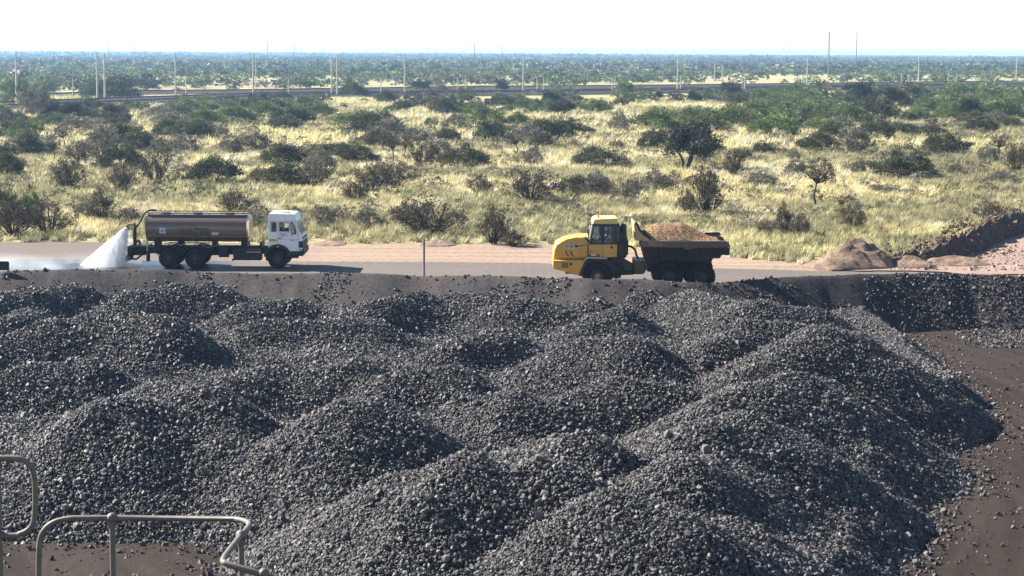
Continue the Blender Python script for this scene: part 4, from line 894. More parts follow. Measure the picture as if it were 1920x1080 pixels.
for px in (305, 365, 425): mb = MB(); mb.tube([(X(px), 1.2, Zw(407)), (X(px), 1.2, Zw(401.5))], .24, 16); mb.tube([(X(px), 1.2, Zw(402)), (X(px), 1.2, Zw(400.3))], .27, 16); mb.build('hatch', M_tanktop, wt, 40)
for a, b in ((450, 461), (286, 292), (330, 336), (395, 400)): mb = MB(); mb.box(X(a), X(b), .55, 1.85, Zw(470), Zw(449)); mb.build('tank_cradle', M_chassis, wt)
# rear: spray tower, pump deck
mb = MB(); mb.tube([(X(246), 1.0, Zw(466)), (X(246), 1.0, Zw(432))], .095, 10); mb.tube([(X(246), 1.0, Zw(432)), (X(246), 1.0, Zw(420.5))], .045, 8)
for py in (424.5, 432.3): mb.tube([(X(247), 1.0, Zw(py)), (X(233.5), 1.0, Zw(py))], .028, 8)
mb.tube([(X(233), 1.0, Zw(425.5)), (X(230.5), 1.0, Zw(433))], .07, 10); mb.tube(bez([(X(248), 1.0, Zw(458)), (X(254), 1.0, Zw(455)), (X(256), 1.0, Zw(463))], 5), .06, 8); mb.build('spray_tower', M_black, wt, 50)
mb = MB(); mb.tube(bez([(X(288), 1.0, Zw(397)), (X(277), 1.0, Zw(396.5)), (X(266), 1.0, Zw(402)), (X(257), 1.0, Zw(418)), (X(247.5), 1.0, Zw(431))], 6), .055, 8); mb.tube(bez([(X(276), 1.0, Zw(408)), (X(267), 1.0, Zw(412)), (X(266), 1.0, Zw(432)), (X(269), 1.0, Zw(452))], 6), .03, 8); mb.build('riser_hose', M_black, wt, 60)
mb = MB(); mb.box(X(236), X(246), .35, 2.05, Zw(479), Zw(464), .02); mb.box(X(247), X(268), .5, 1.9, Zw(481), Zw(467), .02); mb.box(X(241), X(272), .3, 2.1, Zw(466), Zw(463.5))
mb.tube(bez([(X(243), .5, Zw(487)), (X(252), .5, Zw(488)), (X(262), .5, Zw(480))], 5), .05, 8); mb.tube([(X(252), .45, Zw(472)), (X(266), .45, Zw(472))], .1, 10); mb.prism(Pw([(236, 478), (246, 478), (242, 490), (235, 492), (231, 486)]), .4, .9, .015); mb.build('pump_deck', M_chassis, wt)
mb = MB(); mb.tube([(X(230.5), .6, Zw(489)), (X(233), .6, Zw(494))], [.08, .05], 8); mb.build('rear_nozzle', M_hi, wt, 50)
mb = MB(); mb.box(X(274), X(276.5), .08, .16, Zw(471), Zw(450)); mb.build('side_post', M_hi, wt); mb = MB(); mb.box(X(273.5), X(278), .05, .5, Zw(491), Zw(471)); mb.build('mud_flap', M_black, wt)
# tool boxes and tanks on the near side of the frame
mb = MB(); mb.box(X(437), X(490), .08, .7, Zw(488), Zw(467.5), .03); mb.box(X(437.5), X(456), .05, .3, Zw(487), Zw(468), .02); mb.build('fuel_tank', M_black, wt); mb = MB(); mb.box(X(462.5), X(490), .04, .3, Zw(473), Zw(471.2)); mb.build('tank_strap', M_tan, wt)
mb = MB(); mb.box(X(408), X(427), .12, .7, Zw(479.5), Zw(461.5), .03); mb.tube([(X(409), .4, Zw(480.5)), (X(428), .4, Zw(480.5))], .08, 10); mb.build('valve_box', M_chassis, wt)
mb = MB(); mb.tube([(X(438), .3, Zw(486)), (X(434), .3, Zw(489))], .05, 8); mb.build('drain_pipe', M_chassis, wt); mb = MB(); mb.box(X(498), X(504), .2, .8, Zw(489), Zw(474), .02); mb.build('cab_step', M_chassis, wt); mb = MB(); mb.box(X(485), X(489), .6, 1.8, Zw(468), Zw(456)); mb.build('frame_bracket', M_chassis, wt)
# cab
co = [(503.5, 466), (503.5, 403), (505, 400.3), (509, 399.2), (551, 400.3), (554.5, 403), (556.5, 411), (560, 422), (566, 438), (568, 445), (568.3, 470)]
ar = arch(X(521.5), Zw(486), .70, 12, 128, 12)          # wheel arch
outer = Pw(co) + [(X(562), Zw(472))] + ar[1:]
ar2 = [q for q in ar]; outer = Pw(co[:-1]) + [(X(568.3), Zw(470)), (X(547.5), Zw(470))] + [q for q in arch(X(521.5), Zw(484), .72, 30, 140, 12)] + [(X(503.5), Zw(466))]
win1 = rrect(X(509.3), X(519), Zw(433.5), Zw(415.3), .07); win2 = rrect(X(525), X(543), Zw(432.5), Zw(416.2), .04); win3 = Pw([(546.3, 416.5), (551.5, 416.5), (556.8, 430), (556.8, 438), (547.5, 436.5), (546.3, 430)])
cab = empty('cab', (0, 0, 0)); cab.parent = wt
for y in (.04, W_ - .10): plate('cab_side', outer, [win1, win2, win3], y, .06, M_white, wt, .012)
mb = MB()
mb.prism(Pw([(503.5, 466), (503.5, 403), (505, 400.3), (509, 399.2), (551, 400.3), (554.5, 403), (556.5, 411), (554.5, 411), (550, 403.5), (509, 402.5), (506, 405), (506, 466)]), .1, W_ - .1)
mb.prism(Pw([(566, 438), (568, 445), (568.3, 470), (565, 470), (565, 445), (563, 438)]), .1, W_ - .1); mb.box(X(506), X(549), .1, W_ - .1, Zw(459), Zw(457)); mb.build('cab_shell', M_white, wt, 40)
cab_par = wt; bpy.data.objects.remove(cab)
mb = MB(); mb.box(X(506.5), X(564), .12, W_ - .12, Zw(461), Zw(446)); mb.box(X(553), X(563), .12, W_ - .12, Zw(446), Zw(437)); mb.build('cab_floor', M_seat, wt)
mb = MB(); mb.quad([(X(556.3), .12, Zw(411)), (X(556.3), W_ - .12, Zw(411)), (X(565.7), W_ - .12, Zw(438)), (X(565.7), .12, Zw(438))]); mb.build('windscreen', M_glass, wt)
for nm, wn_ in (('side_window', win1), ('door_window', win2), ('quarter_window', win3)):
    if nm != 'door_window':
        for y in (.075, W_ - .075): MB().prism(wn_, y, y + .008).build(nm, M_glass, wt)
for y in (.10,):
    plate('window_seal', rrect(X(508.6), X(519.7), Zw(434.2), Zw(414.6), .09), [win1], .025, .02, M_black, wt); plate('window_seal', rrect(X(524.2), X(543.8), Zw(433.2), Zw(415.4), .06), [win2], .028, .015, M_navy, wt)
# mirror, arch, bumper, grille
mb = MB(); mb.prism(Pw([(546.5, 416), (552, 416), (556.5, 437.5), (548.5, 437)]), -.16, -.10, .02); mb.tube([(X(548), -.1, Zw(415)), (X(549), .05, Zw(413.5))], .018, 6); mb.tube([(X(549), -.1, Zw(437)), (X(548.5), .05, Zw(441))], .018, 6); mi = mb.build('mirror', M_black, wt)
MB().prism(Pw([(547.6, 418), (551.3, 418), (555, 435.5), (549.4, 435)]), -.166, -.161).build('mirror_glass', M_hi, mi)
oa, ia = arch(X(521.5), .56, .73, 6, 172, 18), arch(X(521.5), .54, .585, 2, 176, 18); MB().prism(oa + ia[::-1], -.03, .40).build('front_arch', M_black, wt); MB().prism(oa + ia[::-1], W_ - .4, W_ + .03).build('front_arch', M_black, wt)
MB().lathe_y(X(521.7), Zw(461.5), [(-.05, 0), (-.05, .05), (-.03, .055)], 12).build('marker_light', M_orange, wt, 40)
mb = MB(); mb.prism(Pw([(543, 470.5), (568, 470.5), (571, 464), (571.5, 474), (569, 479), (548, 479.5), (545, 476)]), -.02, W_ + .02, .03); mb.box(X(547), X(560), .0, .4, Zw(483), Zw(480)); mb.build('bumper', M_black, wt)
MB().box(X(561.5), X(569.6), .02, W_ - .02, Zw(463.5), Zw(451), .02).build('grille', M_black, wt); MB().box(X(561), X(569), .03, W_ - .03, Zw(470), Zw(465), .03).build('headlight_panel', M_hi, wt)
MB().box(X(566.5), X(568.8), .2, W_ - .2, Zw(448), Zw(444)).build('wiper_panel', M_black, wt)
MB().box(X(503.6), X(560), .034, .04, Zw(448), Zw(447.2)).build('door_stripe', M_yel2, wt); yl = MB().box(X(506), X(520.5), .028, .036, Zw(451.8), Zw(447)).build('yellow_plate', M_yel2, wt)
writing('plate_text', 'WT 02', X(513.2), Zw(449.5), .12, .026, M_red, yl)
dp = MB().box(X(524.5), X(541.5), .028, .036, Zw(443.5), Zw(434.8)).build('door_placard', M_label, wt); writing('door_text', 'SPLA B', X(531.5), Zw(437), .11, .026, M_black, dp); writing('door_text', 'HIRE', X(531), Zw(441), .09, .026, M_black, dp)
MB().box(X(523), X(528), .02, .04, Zw(446.6), Zw(445)).build('door_handle', M_black, wt); writing('model_text', '2628 6x4', X(549.5), Zw(449.3), .07, .034, M_rim, wt)
mb = MB()
for px in (522.2, 560): mb.box(X(px), X(px + .35), .035, .042, Zw(466), Zw(414))
mb.box(X(506), X(560), .035, .042, Zw(413.6), Zw(413.1)); mb.build('door_seam', M_rim, wt)
MB().box(X(519.5), X(536), .8, 1.6, Zw(399.4), Zw(396.9), .03).build('roof_hatch', M_white, wt); MB().tube([(X(541.5), .5, Zw(400)), (X(541.5), .5, Zw(396.5))], [.07, .05], 10).build('beacon', M_orange, wt, 50)
mb = MB(); mb.box(X(511), X(523), .35, .85, Zw(446), Zw(441)); mb.box(X(510), X(514), .35, .85, Zw(441), Zw(421), .03); mb.box(X(511), X(523), 1.5, 2.0, Zw(446), Zw(441)); mb.box(X(510), X(514), 1.5, 2.0, Zw(441), Zw(421), .03); mb.build('seat', M_seat, wt)
M_shirtd = paint('dark_blue_overall', (.015, .022, .07), .8, amount=.1); M_shirtb = paint('pale_blue_shirt', (.16, .26, .42), .8, amount=.1)
p1 = seated_person('driver in dark overall at the open window of the white cab', (c0.x + X(522.5), c0.y + .55, Zw(446)), 1, M_shirtd)
sw_ = MB(); sw_.tube([(X(537) + .04 * math.cos(a), .6 + .21 * math.sin(a), Zw(434) + .20 * math.cos(a)) for a in [2 * math.pi * k / 16 for k in range(17)]], .015, 6); sw_.tube([(X(537), .6, Zw(434)), (X(549), .6, Zw(444))], .02, 6); sw_.build('steering_wheel', M_black, wt)

# ------------------------------------------------------------ articulated dump truck
d0 = on_z(1200, 546); SD = FPX / d0.y
dt = empty('dump_truck', (d0.x, d0.y, 0)); tag(dt, 'yellow articulated dump truck hauling a heaped load of sandy gravel', 'truck')
def XD(px): return (px - 1200) / SD
def ZD(py, px=1200): return (546 - py + (px - 1200) * .0052) / SD
PD = lambda L: [(XD(a), ZD(b, a)) for a, b in L]
WD = 2.5; RW = .69
v0 = make_wheel(dt, XD(1119.7), 0, RW, .52, -1, M_hub, hubr=.37); copy_wheel(v0, dt, XD(1119.7), WD, True)
v1 = make_wheel(dt, XD(1254), 0, RW, .52, -1, M_rim, hubr=.37); copy_wheel(v1, dt, XD(1314.5), 0); copy_wheel(v1, dt, XD(1254), WD, True); copy_wheel(v1, dt, XD(1314.5), WD, True)
hood = MB().prism(PD([(1035.5, 486.5), (1036.8, 470), (1040.5, 459), (1047, 454), (1062, 448.5), (1080, 445), (1102, 443.5), (1102, 486.5)]), .30, WD - .30, .11, 3).build('hood', M_yellow, dt, 50)
MB().prism(PD([(1034.8, 487.3), (1035.3, 500), (1037, 504.5), (1056, 509), (1076, 515.5), (1091, 517.5), (1095, 500), (1102, 487.3)]), .12, WD - .12, .05, 2).build('front_bumper', M_yellow, dt, 50)
mb = MB()
for k in range(5): mb.box(XD(1052 + k * 2.6), XD(1053.6 + k * 2.6), .105, .13, ZD(503), ZD(492.5))
mb.build('louvre', M_joint, dt)
for a, b in ((1079, 462), (1069.5, 495.5), (1146, 464)): MB().box(XD(a - 2), XD(a + 2), .095 if b > 490 else (.28 if a < 1100 else .24), .32 if a < 1100 else .3, ZD(b + 2.2), ZD(b - 2.2)).build('latch', M_black, dt)
for a in (1060.5, 1069.5):
    o_ = PD([(a - 1.5, 470), (a, 470), (a + 1, 475), (a + 6, 481.5), (a + 4, 481), (a - 1, 476)]); MB().prism(o_, .285, .32).build('hood_vent', M_black, dt)
bd = MB().box(XD(1059.5), XD(1075.5), .288, .32, ZD(466.3), ZD(460.2)).build('model_badge', M_label, dt); writing('model_text', 'B18D', XD(1067.5), ZD(463.2), .17, .284, M_rim, bd, bold=.004)
mb = MB(); mb.prism(PD([(1078, 461.5), (1100, 458), (1098, 459.5), (1082, 463)]), .291, .30); mb.build('hood_pinstripe', M_joint, dt)
# cab
MB().prism(PD([(1102.3, 458.3), (1157, 458.3), (1157, 483), (1138, 483), (1102.3, 480)]), .26, WD - .5, .03).build('cab_base', M_yellow, dt, 40)
mb = MB(); mb.box(XD(1128.5), XD(1129), .25, .26, ZD(482), ZD(459)); mb.box(XD(1102.3), XD(1102.9), .25, .26, ZD(480), ZD(459)); mb.build('door_seam', M_joint, dt)
writing('door_text', 'A12', XD(1108), ZD(472), .12, .256, M_joint, dt, bold=.003)
mb = MB(); mb.box(XD(1103), XD(1124), .235, .255, ZD(480.5), ZD(477.3)); rs = mb.build('red_step_strip', M_red, dt); MB().box(XD(1107), XD(1117), .225, .235, ZD(480.3), ZD(477.6)).build('strip_label', M_label, rs)
MB().prism(PD([(1109, 419.5), (1111, 412.5), (1114.5, 409.7), (1155, 408.7), (1156.5, 411), (1156.5, 419.5)]), .16, WD - .4, .05, 3).build('cab_roof', M_roofy, dt, 50)
fr_o = PD([(1103, 458), (1110, 419.5), (1156.8, 419.5), (1157, 458)])
wa = PD([(1106.5, 455.5), (1112.5, 424), (1124.8, 423.5), (1125.5, 455.5)]); wb = rrect(XD(1132.5), XD(1150), ZD(456), ZD(425), .06)
for y in (.27, WD - .56): plate('cab_frame', fr_o, [wa, wb], y, .06, M_navy, dt, .008)
for y in (.29, WD - .54): MB().prism(wa, y, y + .008).build('front_side_window', M_glass, dt); MB().prism(wb, y, y + .008).build('door_window', M_glass, dt)
MB().box(XD(1154), XD(1157), .33, WD - .56, ZD(458), ZD(440)).build('cab_back', M_navy, dt)
plx = [(XD(1103), .3, ZD(458)), (XD(1103), WD - .53, ZD(458)), (XD(1110), WD - .53, ZD(419.5)), (XD(1110), .3, ZD(419.5))]; MB().quad(plx).build('windscreen', M_glass, dt)
mb = MB(); mb.tube([plx[0], plx[3]], .045, 8); mb.tube([plx[1], plx[2]], .045, 8); mb.build('pillar', M_hi, dt, 50)
mb = MB(); mb.box(XD(1103), XD(1150), .34, WD - .6, ZD(458.2), ZD(456.5)); mb.box(XD(1104), XD(1110), .4, WD - .6, ZD(457), ZD(447), .03); mb.build('dashboard', M_seat, dt)
mb = MB(); mb.box(XD(1136), XD(1148), .75, 1.3, ZD(457), ZD(449), .03); mb.box(XD(1145.5), XD(1150), .75, 1.3, ZD(449), ZD(428), .04); mb.build('seat', M_seat, dt)
mb = MB(); mb.tube([(XD(1117) + .06 * math.cos(a), 1.0 + .2 * math.sin(a), ZD(446) + .18 * math.cos(a)) for a in [2 * math.pi * k / 16 for k in range(17)]], .015, 6); mb.tube([(XD(1117), 1.0, ZD(446)), (XD(1109), 1.0, ZD(454))], .03, 6); mb.build('steering_wheel', M_black, dt)
p2 = seated_person('driver in pale blue shirt seated inside the yellow cab', (d0.x + XD(1141), d0.y + 1.0, ZD(452.5)), -1, M_shirtb)
# mirrors, rails and beacon
mb = MB(); mb.tube([(XD(1101), .1, ZD(410)), (XD(1101), .1, ZD(436))], .018, 6); mb.tube([(XD(1098.5), .1, ZD(409.5)), (XD(1108), .2, ZD(412.5))], .016, 6); mb.tube([(XD(1101), .1, ZD(420.5)), (XD(1110), .2, ZD(420.5))], .016, 6); mb.box(XD(1099.5), XD(1102.5), .02, .2, ZD(438), ZD(427.5), .015); mb.tube([(XD(1096), .3, ZD(445)), (XD(1102), .25, ZD(452)), (XD(1108), .22, ZD(457))], .035, 8); mb.build('mirror_bracket', M_black, dt, 50)
mb = MB(); mb.tube([(XD(1105), .15, ZD(409)), (XD(1105), .15, ZD(419))], .02, 6); mb.build('marker_rod', M_hi, dt); MB().tube([(XD(1120.8), .6, ZD(410)), (XD(1120.8), .6, ZD(403.5))], [.06, .05], 10).build('beacon', M_orange, dt, 50)
# black service block behind the cab
mb = MB(); mb.prism(PD([(1158, 421), (1161, 421), (1163, 438), (1174, 442), (1177.5, 452), (1177.5, 476), (1172, 484), (1158, 486)]), .2, WD - .3, .03); mb.build('engine_cover', M_black, dt, 40)
mb = MB()
for k in range(6): mb.box(XD(1160), XD(1168), .17, .2, ZD(462 + k * 3.4), ZD(460.5 + k * 3.4))
mb.build('side_grille', M_joint, dt); mb = MB(); mb.tube([(XD(1168.5), .5, ZD(444)), (XD(1168.5), .5, ZD(424)), (XD(1168.5), .5, ZD(420.5))], [.16, .16, .11], 16); mb.build('air_cleaner', M_black, dt, 40)
mb = MB(); mb.tube([(XD(1167.5), .7, ZD(424)), (XD(1167.5), .7, ZD(415)), (XD(1169.5), .7, ZD(409.5))], .045, 10); mb.build('exhaust_pipe', M_hi, dt, 50); mb = MB(); mb.box(XD(1157.5), XD(1159.5), .22, .3, ZD(452), ZD(424)); mb.build('handrail', M_hi, dt)
# front fender and steps
mb = MB(); mb.prism(PD([(1093.5, 487), (1098, 481.5), (1103, 481), (1137, 483), (1137, 485.3), (1104, 484), (1099.5, 485), (1095.5, 489)]), .0, .55); mb.build('fender_edge', M_hi, dt)
mb = MB(); mb.prism(PD([(1096, 488), (1104, 485.5), (1137, 485.8), (1152, 492), (1158, 512), (1158, 523), (1152, 523), (1146, 508), (1138, 498), (1128, 491), (1108, 491), (1099, 497), (1090, 518), (1084, 517)]), .06, .55); mb.box(XD(1146), XD(1164), .15, 2.2, ZD(522), ZD(484)); mb.build('fender', M_black, dt)
mb = MB()
for k in range(3): mb.box(XD(1152), XD(1166), .02, .4, ZD(497 + k * 9), ZD(495.3 + k * 9))
mb.build('step', M_chassis, dt); mb = MB(); mb.box(XD(1060), XD(1165), .75, 1.75, ZD(517), ZD(485)); mb.tube([(XD(1119.7), .2, RW), (XD(1119.7), WD - .2, RW)], .16, 12); mb.build('front_frame', M_chassis, dt)
# articulation joint
mb = MB(); mb.prism(PD([(1163, 492), (1172, 490), (1188, 499), (1189, 518), (1164, 519)]), .7, 1.8, .02); mb.tube([(XD(1178), .65, ZD(505)), (XD(1178), 1.85, ZD(505))], .2, 14); mb.build('joint_yoke', M_joint, dt, 40)
mb = MB(); mb.prism(PD([(1189, 490), (1214, 490), (1216, 502), (1208, 516), (1189, 516.5)]), .55, 1.95, .02); mb.build('joint_plate', M_joint, dt, 40); mb = MB(); mb.box(XD(1190), XD(1213), .5, 2.0, ZD(490), ZD(488.5)); mb.build('joint_cover', M_hi, dt)
mb = MB(); mb.tube(bez([(XD(1176), .6, ZD(463)), (XD(1184), .6, ZD(464)), (XD(1191), .6, ZD(470)), (XD(1194), .6, ZD(480)), (XD(1198), .6, ZD(488))], 6), .055, 8); mb.build('hydraulic_hose', M_black, dt, 60); mb = MB(); mb.tube([(XD(1166), .3, ZD(508)), (XD(1192), .5, ZD(511))], .05, 8); mb.build('steering_ram', M_black, dt, 60)
mb = MB(); mb.prism(PD([(1206, 492), (1336, 492), (1340, 503), (1330, 508), (1216, 512)]), .62, 1.88, .02)
for px in (1254, 1314.5): mb.tube([(XD(px), .2, RW), (XD(px), WD - .2, RW)], .15, 12)
mb.prism(PD([(1262, 500), (1306, 500), (1300, 516), (1268, 516)]), .5, 2.0, .02); mb.build('rear_frame', M_chassis, dt)
# bin: floor narrower than rim, tail raised
rim = PD([(1201, 450.3), (1361, 450.3)]); top = PD([(1202, 462), (1284, 462.5), (1365, 462)]); 
def tapered(pts_out, pts_in, mat, name):
    """pts: [(x, z, inset)] outer loop on the near side mirrored to the far side"""
    mb = MB(); a = [mb.bm.verts.new((x, i_, z)) for x, z, i_ in pts_out]; b = [mb.bm.verts.new((x, WD - i_, z)) for x, z, i_ in pts_out]; n = len(a)
    mb.bm.faces.new(a); mb.bm.faces.new(b[::-1])
    for k in range(n): mb.bm.faces.new([a[k], b[k], b[(k + 1) % n], a[(k + 1) % n]])
    bmesh.ops.triangulate(mb.bm, faces=mb.bm.faces[:]); return mb.build(name, mat, dt)
bo = [(XD(a), ZD(b, a), i_) for a, b, i_ in [(1203, 461.5, .06), (1212, 496, .42), (1232, 498, .42), (1240, 491, .40), (1272, 491, .40), (1335, 494, .40), (1338, 485, .28), (1351, 484.5, .26), (1354, 478, .18), (1368.5, 478.5, .12), (1368.5, 466, .06), (1365, 461.5, .05)]]
tapered(bo, None, M_bin, 'bin_body')
mb = MB()
for y in (-.04, WD - .08): mb.prism(PD([(1200.8, 450.3), (1360, 450.3), (1366, 454), (1369.5, 463), (1302, 462.8), (1286, 468.5), (1281, 462.8), (1202, 462.3)]), y, y + .12, .012)
mb.box(XD(1201), XD(1206), .08, WD - .08, ZD(463), ZD(449)); bin_rim = mb.build('bin_rim', M_binrim, dt); writing('maker_text', 'BELL', XD(1228), ZD(455.6), .26, -.044, M_hub, bin_rim, bold=.008, sx=1.35)
mb = MB(); mb.box(XD(1203), XD(1357), -.05, .02, ZD(450.9), ZD(449.9)); mb.build('rim_edge', M_hi, dt)
mb = MB(); mb.prism(PD([(1213, 491), (1222, 492), (1286, 470.5), (1303, 462.9), (1281, 464.5), (1268, 470)]), .02, .10, .01); mb.build('side_brace', M_chassis, dt)
mb = MB()
for px in (1236, 1262, 1290, 1318, 1342): mb.prism(PD([(px, 462.6), (px + 3, 462.6), (px + 3, 480), (px, 480)]), .08, .2)
mb.build('side_rib', M_bin, dt)
mb = MB()
for y in (.0, WD - .05): mb.prism(PD([(1186.7, 418), (1189, 416), (1192, 418), (1198, 432), (1206, 441), (1216, 446.5), (1216, 449.8), (1190.5, 449.8)]), y, y + .05)
mb.prism(PD([(1187, 417.5), (1189.3, 416), (1194, 449.5), (1191, 449.8)]), .05, WD - .05); mb.build('headboard', M_bintan, dt)
mb = MB(); mb.tube(bez([(XD(1190), .0, ZD(415.5)), (XD(1194), .0, ZD(421)), (XD(1199), .0, ZD(431)), (XD(1208), .0, ZD(438)), (XD(1219), .0, ZD(446.5))], 5), .05, 8); mb.prism(PD([(1199, 431), (1206, 431.5), (1220, 445), (1219, 448), (1206, 441.5)]), .03, .12); mb.build('headboard_edge', M_black, dt, 50)
mb = MB(); mb.prism(PD([(1325, 449.8), (1358, 449.8), (1362, 447.5), (1357, 442.6), (1330, 443.5)]), WD - .12, WD - .03); mb.build('far_tail_wing', M_bin, dt)
mb = MB(); mb.box(XD(1271), XD(1275), .42, .5, ZD(488.5), ZD(486.5)); mb.build('bin_reflector', M_label, dt)
# the load
nx, ny = 70, 34; lx = np.linspace(XD(1206), XD(1350), nx); ly = np.linspace(.06, WD - .06, ny); LX, LY = np.meshgrid(lx, ly, indexing='ij')
prof = np.interp(LX, [XD(a) for a in (1206, 1212, 1222, 1234, 1255, 1278, 1300, 1318, 1334, 1350)], [ZD(b) for b in (446, 432, 425.5, 421.5, 420.5, 420, 429, 439, 448, 453)])
rz = ZD(451); wgt = np.clip(1 - np.abs((LY - WD / 2) / (WD / 2)) ** 1.7, 0, 1); LZ_ = rz + (prof - rz) * wgt + .06 * (fbm(LX * 1.0, LY, .5, 301) - .5)
V = np.stack([LX, LY, LZ_], -1).reshape(-1, 3); i = np.arange(nx - 1)[:, None] * ny + np.arange(ny - 1); F = np.stack([i, i + ny, i + ny + 1, i + 1], -1).reshape(-1, 4)
M_sand, nt, p = new_mat('orange_gravel'); f2, r2 = noise_fac(nt, 7, 6, .8, lo=.38, hi=.62); nt.links.new(mixc(nt, f2, (.24, .14, .075), (.46, .29, .155)), p.inputs['Base Color']); p.inputs['Roughness'].default_value = .95; bump(nt, p, r2, 1, .06)
ld = link('gravel_load', np_mesh('gravel_load', V + np.array([d0.x, d0.y, 0]), F, M_sand, smooth=True)); tag(ld, 'orange sandy gravel heaped in the bin of the dump truck', 'gravel', kind='stuff')
n = 9000; a = rng.integers(0, nx * ny, n); q = V[a] + rng.normal(size=(n, 3)) * np.array([.03, .05, .008]); rad = np.exp(rng.normal(np.log(.014), .35, n)).clip(.01, .06)
V2, F2, C2 = lumps(q + np.array([d0.x, d0.y, 0]), rad, np.array([.42, .275, .155]) * np.exp(rng.normal(0, .35, (n, 1))), True); link('gravel_lumps', np_mesh('gravel_lumps', V2, F2, tinted('gravel_stone', .9), C2), ld)
# ============================================================ SMALL THINGS
M_pipe = paint('painted_pipe', (.15, .13, .11), .55, .1, dirt=(.09, .07, .055), amount=.8, scale=9)
D = 15.0
def Q(px, py, y=D): return on_y(px, py, y)
def ball(mb, c, r):
    k = len(mb.bm.verts); bmesh.ops.create_uvsphere(mb.bm, u_segments=14, v_segments=10, radius=r); mb.bm.verts.ensure_lookup_table()
    for v in mb.bm.verts[k:]: v.co += Vector(c)
ra = 0.0225; a0 = Q(210, 971); h0 = a0.z
hr = empty('handrail', (a0.x, a0.y, h0 - 1.15)); tag(hr, 'pale pipe handrail with ball joints bending at the right, bottom left corner', 'handrail', 'pipe handrails of the lookout walkway')
loc = lambda p: Vector(p) - hr.location
def flat(px, py): # point at rail height on this sight line
    return on_z(px, py, h0)
c1 = Q(72, 1078); cc = [Vector((c1.x, D, h0 - 1.15)), Vector((c1.x, D, h0 - .5)), Q(74, 1020), Q(83, 994), Q(104, 978), Q(135, 971.5)]
for q in cc: q.y = D
bend = Q(440, 973); e1 = flat(462, 978); e2 = flat(467, 986); j2 = flat(452, 1004); e3 = flat(420, 1046); e4 = flat(422, 1056)
mb = MB(); mb.tube([loc(p) for p in cc[:2]] + bez([loc(p) for p in cc[1:]], 6)[1:] + [loc(a0), loc(bend)] + bez([loc(bend), loc(e1), loc(e2), loc(j2)], 5)[1:], ra, 12); mb.build('top_rail', M_pipe, hr, 60)
q5 = on_y(500, 1080, e4.y); q6 = q5 + (q5 - e4) * .8
mb = MB(); mb.tube(bez([loc(j2), loc(e3), loc(e4)], 6) + [loc(q5), loc(q6)], ra, 12); mb.build('stair_rail', M_pipe, hr, 60)
for p_ in (a0, j2):
    mb = MB(); mb.tube([loc(p_), loc((p_[0], p_[1], h0 - 1.15))], ra, 12); mb.build('post', M_pipe, hr, 60); mb = MB(); ball(mb, loc(p_), .042); mb.tube([loc(p_) - Vector((0, 0, .03)), loc(p_) - Vector((0, 0, .075))], .034, 12); mb.build('ball_joint', M_pipe, hr, 60)
mb = MB(); ball(mb, loc(on_y(495, 1075, e4.y)), .04); mb.build('ball_joint', M_pipe, hr, 60)
D2 = 14.8; l = [Q(-260, 862, D2), Q(-60, 860, D2), Q(20, 859, D2), Q(46, 864, D2), Q(62, 884, D2), Q(66, 920, D2), Q(65, 965, D2), Q(58, 988, D2), Q(38, 1001, D2), Q(0, 1005, D2), Q(-260, 1008, D2)]
h2 = empty('handrail', (l[0].x, D2, l[0].z - 1.15)); tag(h2, 'rounded closed loop end of a pipe handrail cut by the left edge', 'handrail', 'pipe handrails of the lookout walkway')
lo2 = lambda p: Vector(p) - h2.location
mb = MB(); mb.tube(bez([lo2(p) for p in l], 5), ra, 12); mb.build('loop_rail', M_pipe, h2, 60)
pp = Q(-5, 860, D2); mb = MB(); mb.tube([lo2((pp.x, D2, pp.z)), lo2((pp.x, D2, pp.z - 1.25))], ra, 12); mb.build('post', M_pipe, h2, 60)
# deck and legs that carry the rails
wk = empty('walkway', (-3.4, 14.0, h0 - 1.15)); tag(wk, 'steel walkway deck on legs under the pipe handrails', 'walkway'); wk['kind'] = 'structure'
mb = MB(); mb.box(-3.2, 1.6, .72, 1.06, -.10, 0); mb.box(-3.2, .2, -.6, .715, -.10, 0); mb.build('deck', M_chassis, wk)
for x_, y_ in ((-3.1, .9), (1.4, .9), (-3.1, -.5), (.1, -.5)): MB().box(x_ - .08, x_ + .08, y_ - .08, y_ + .08, YARD - .3 - (h0 - 1.15), -.10).build('leg', M_chassis, wk)
# marker post
g = on_y(796, 513, 97.0); t_ = on_y(796, 443, 97.0)
o = MB().tube([(0, 0, -.5), (0, 0, t_.z - g.z)], .055, 10).build('marker_post', paint('grey_post', (.20, .19, .19), .8), None, 40, (g.x, 96.4, g.z - .05)); tag(o, 'thin upright grey post on the berm between the two trucks', 'post')
# dark board at the left edge
g = on_y(17, 508, 98.4); o = empty('road_sign', (g.x, 98.4, g.z - .1)); tag(o, 'dark back of a small board on a thin post at the left edge', 'sign')
s = 98.4 / FPX; MB().tube([(0, 0, -.4), (0, 0, 21 * s)], .022, 6).build('post', M_black, o, 40); MB().box(-24 * s, -1 * s, -.02, .02, 5 * s, 22 * s, .005).build('board', M_black, o)
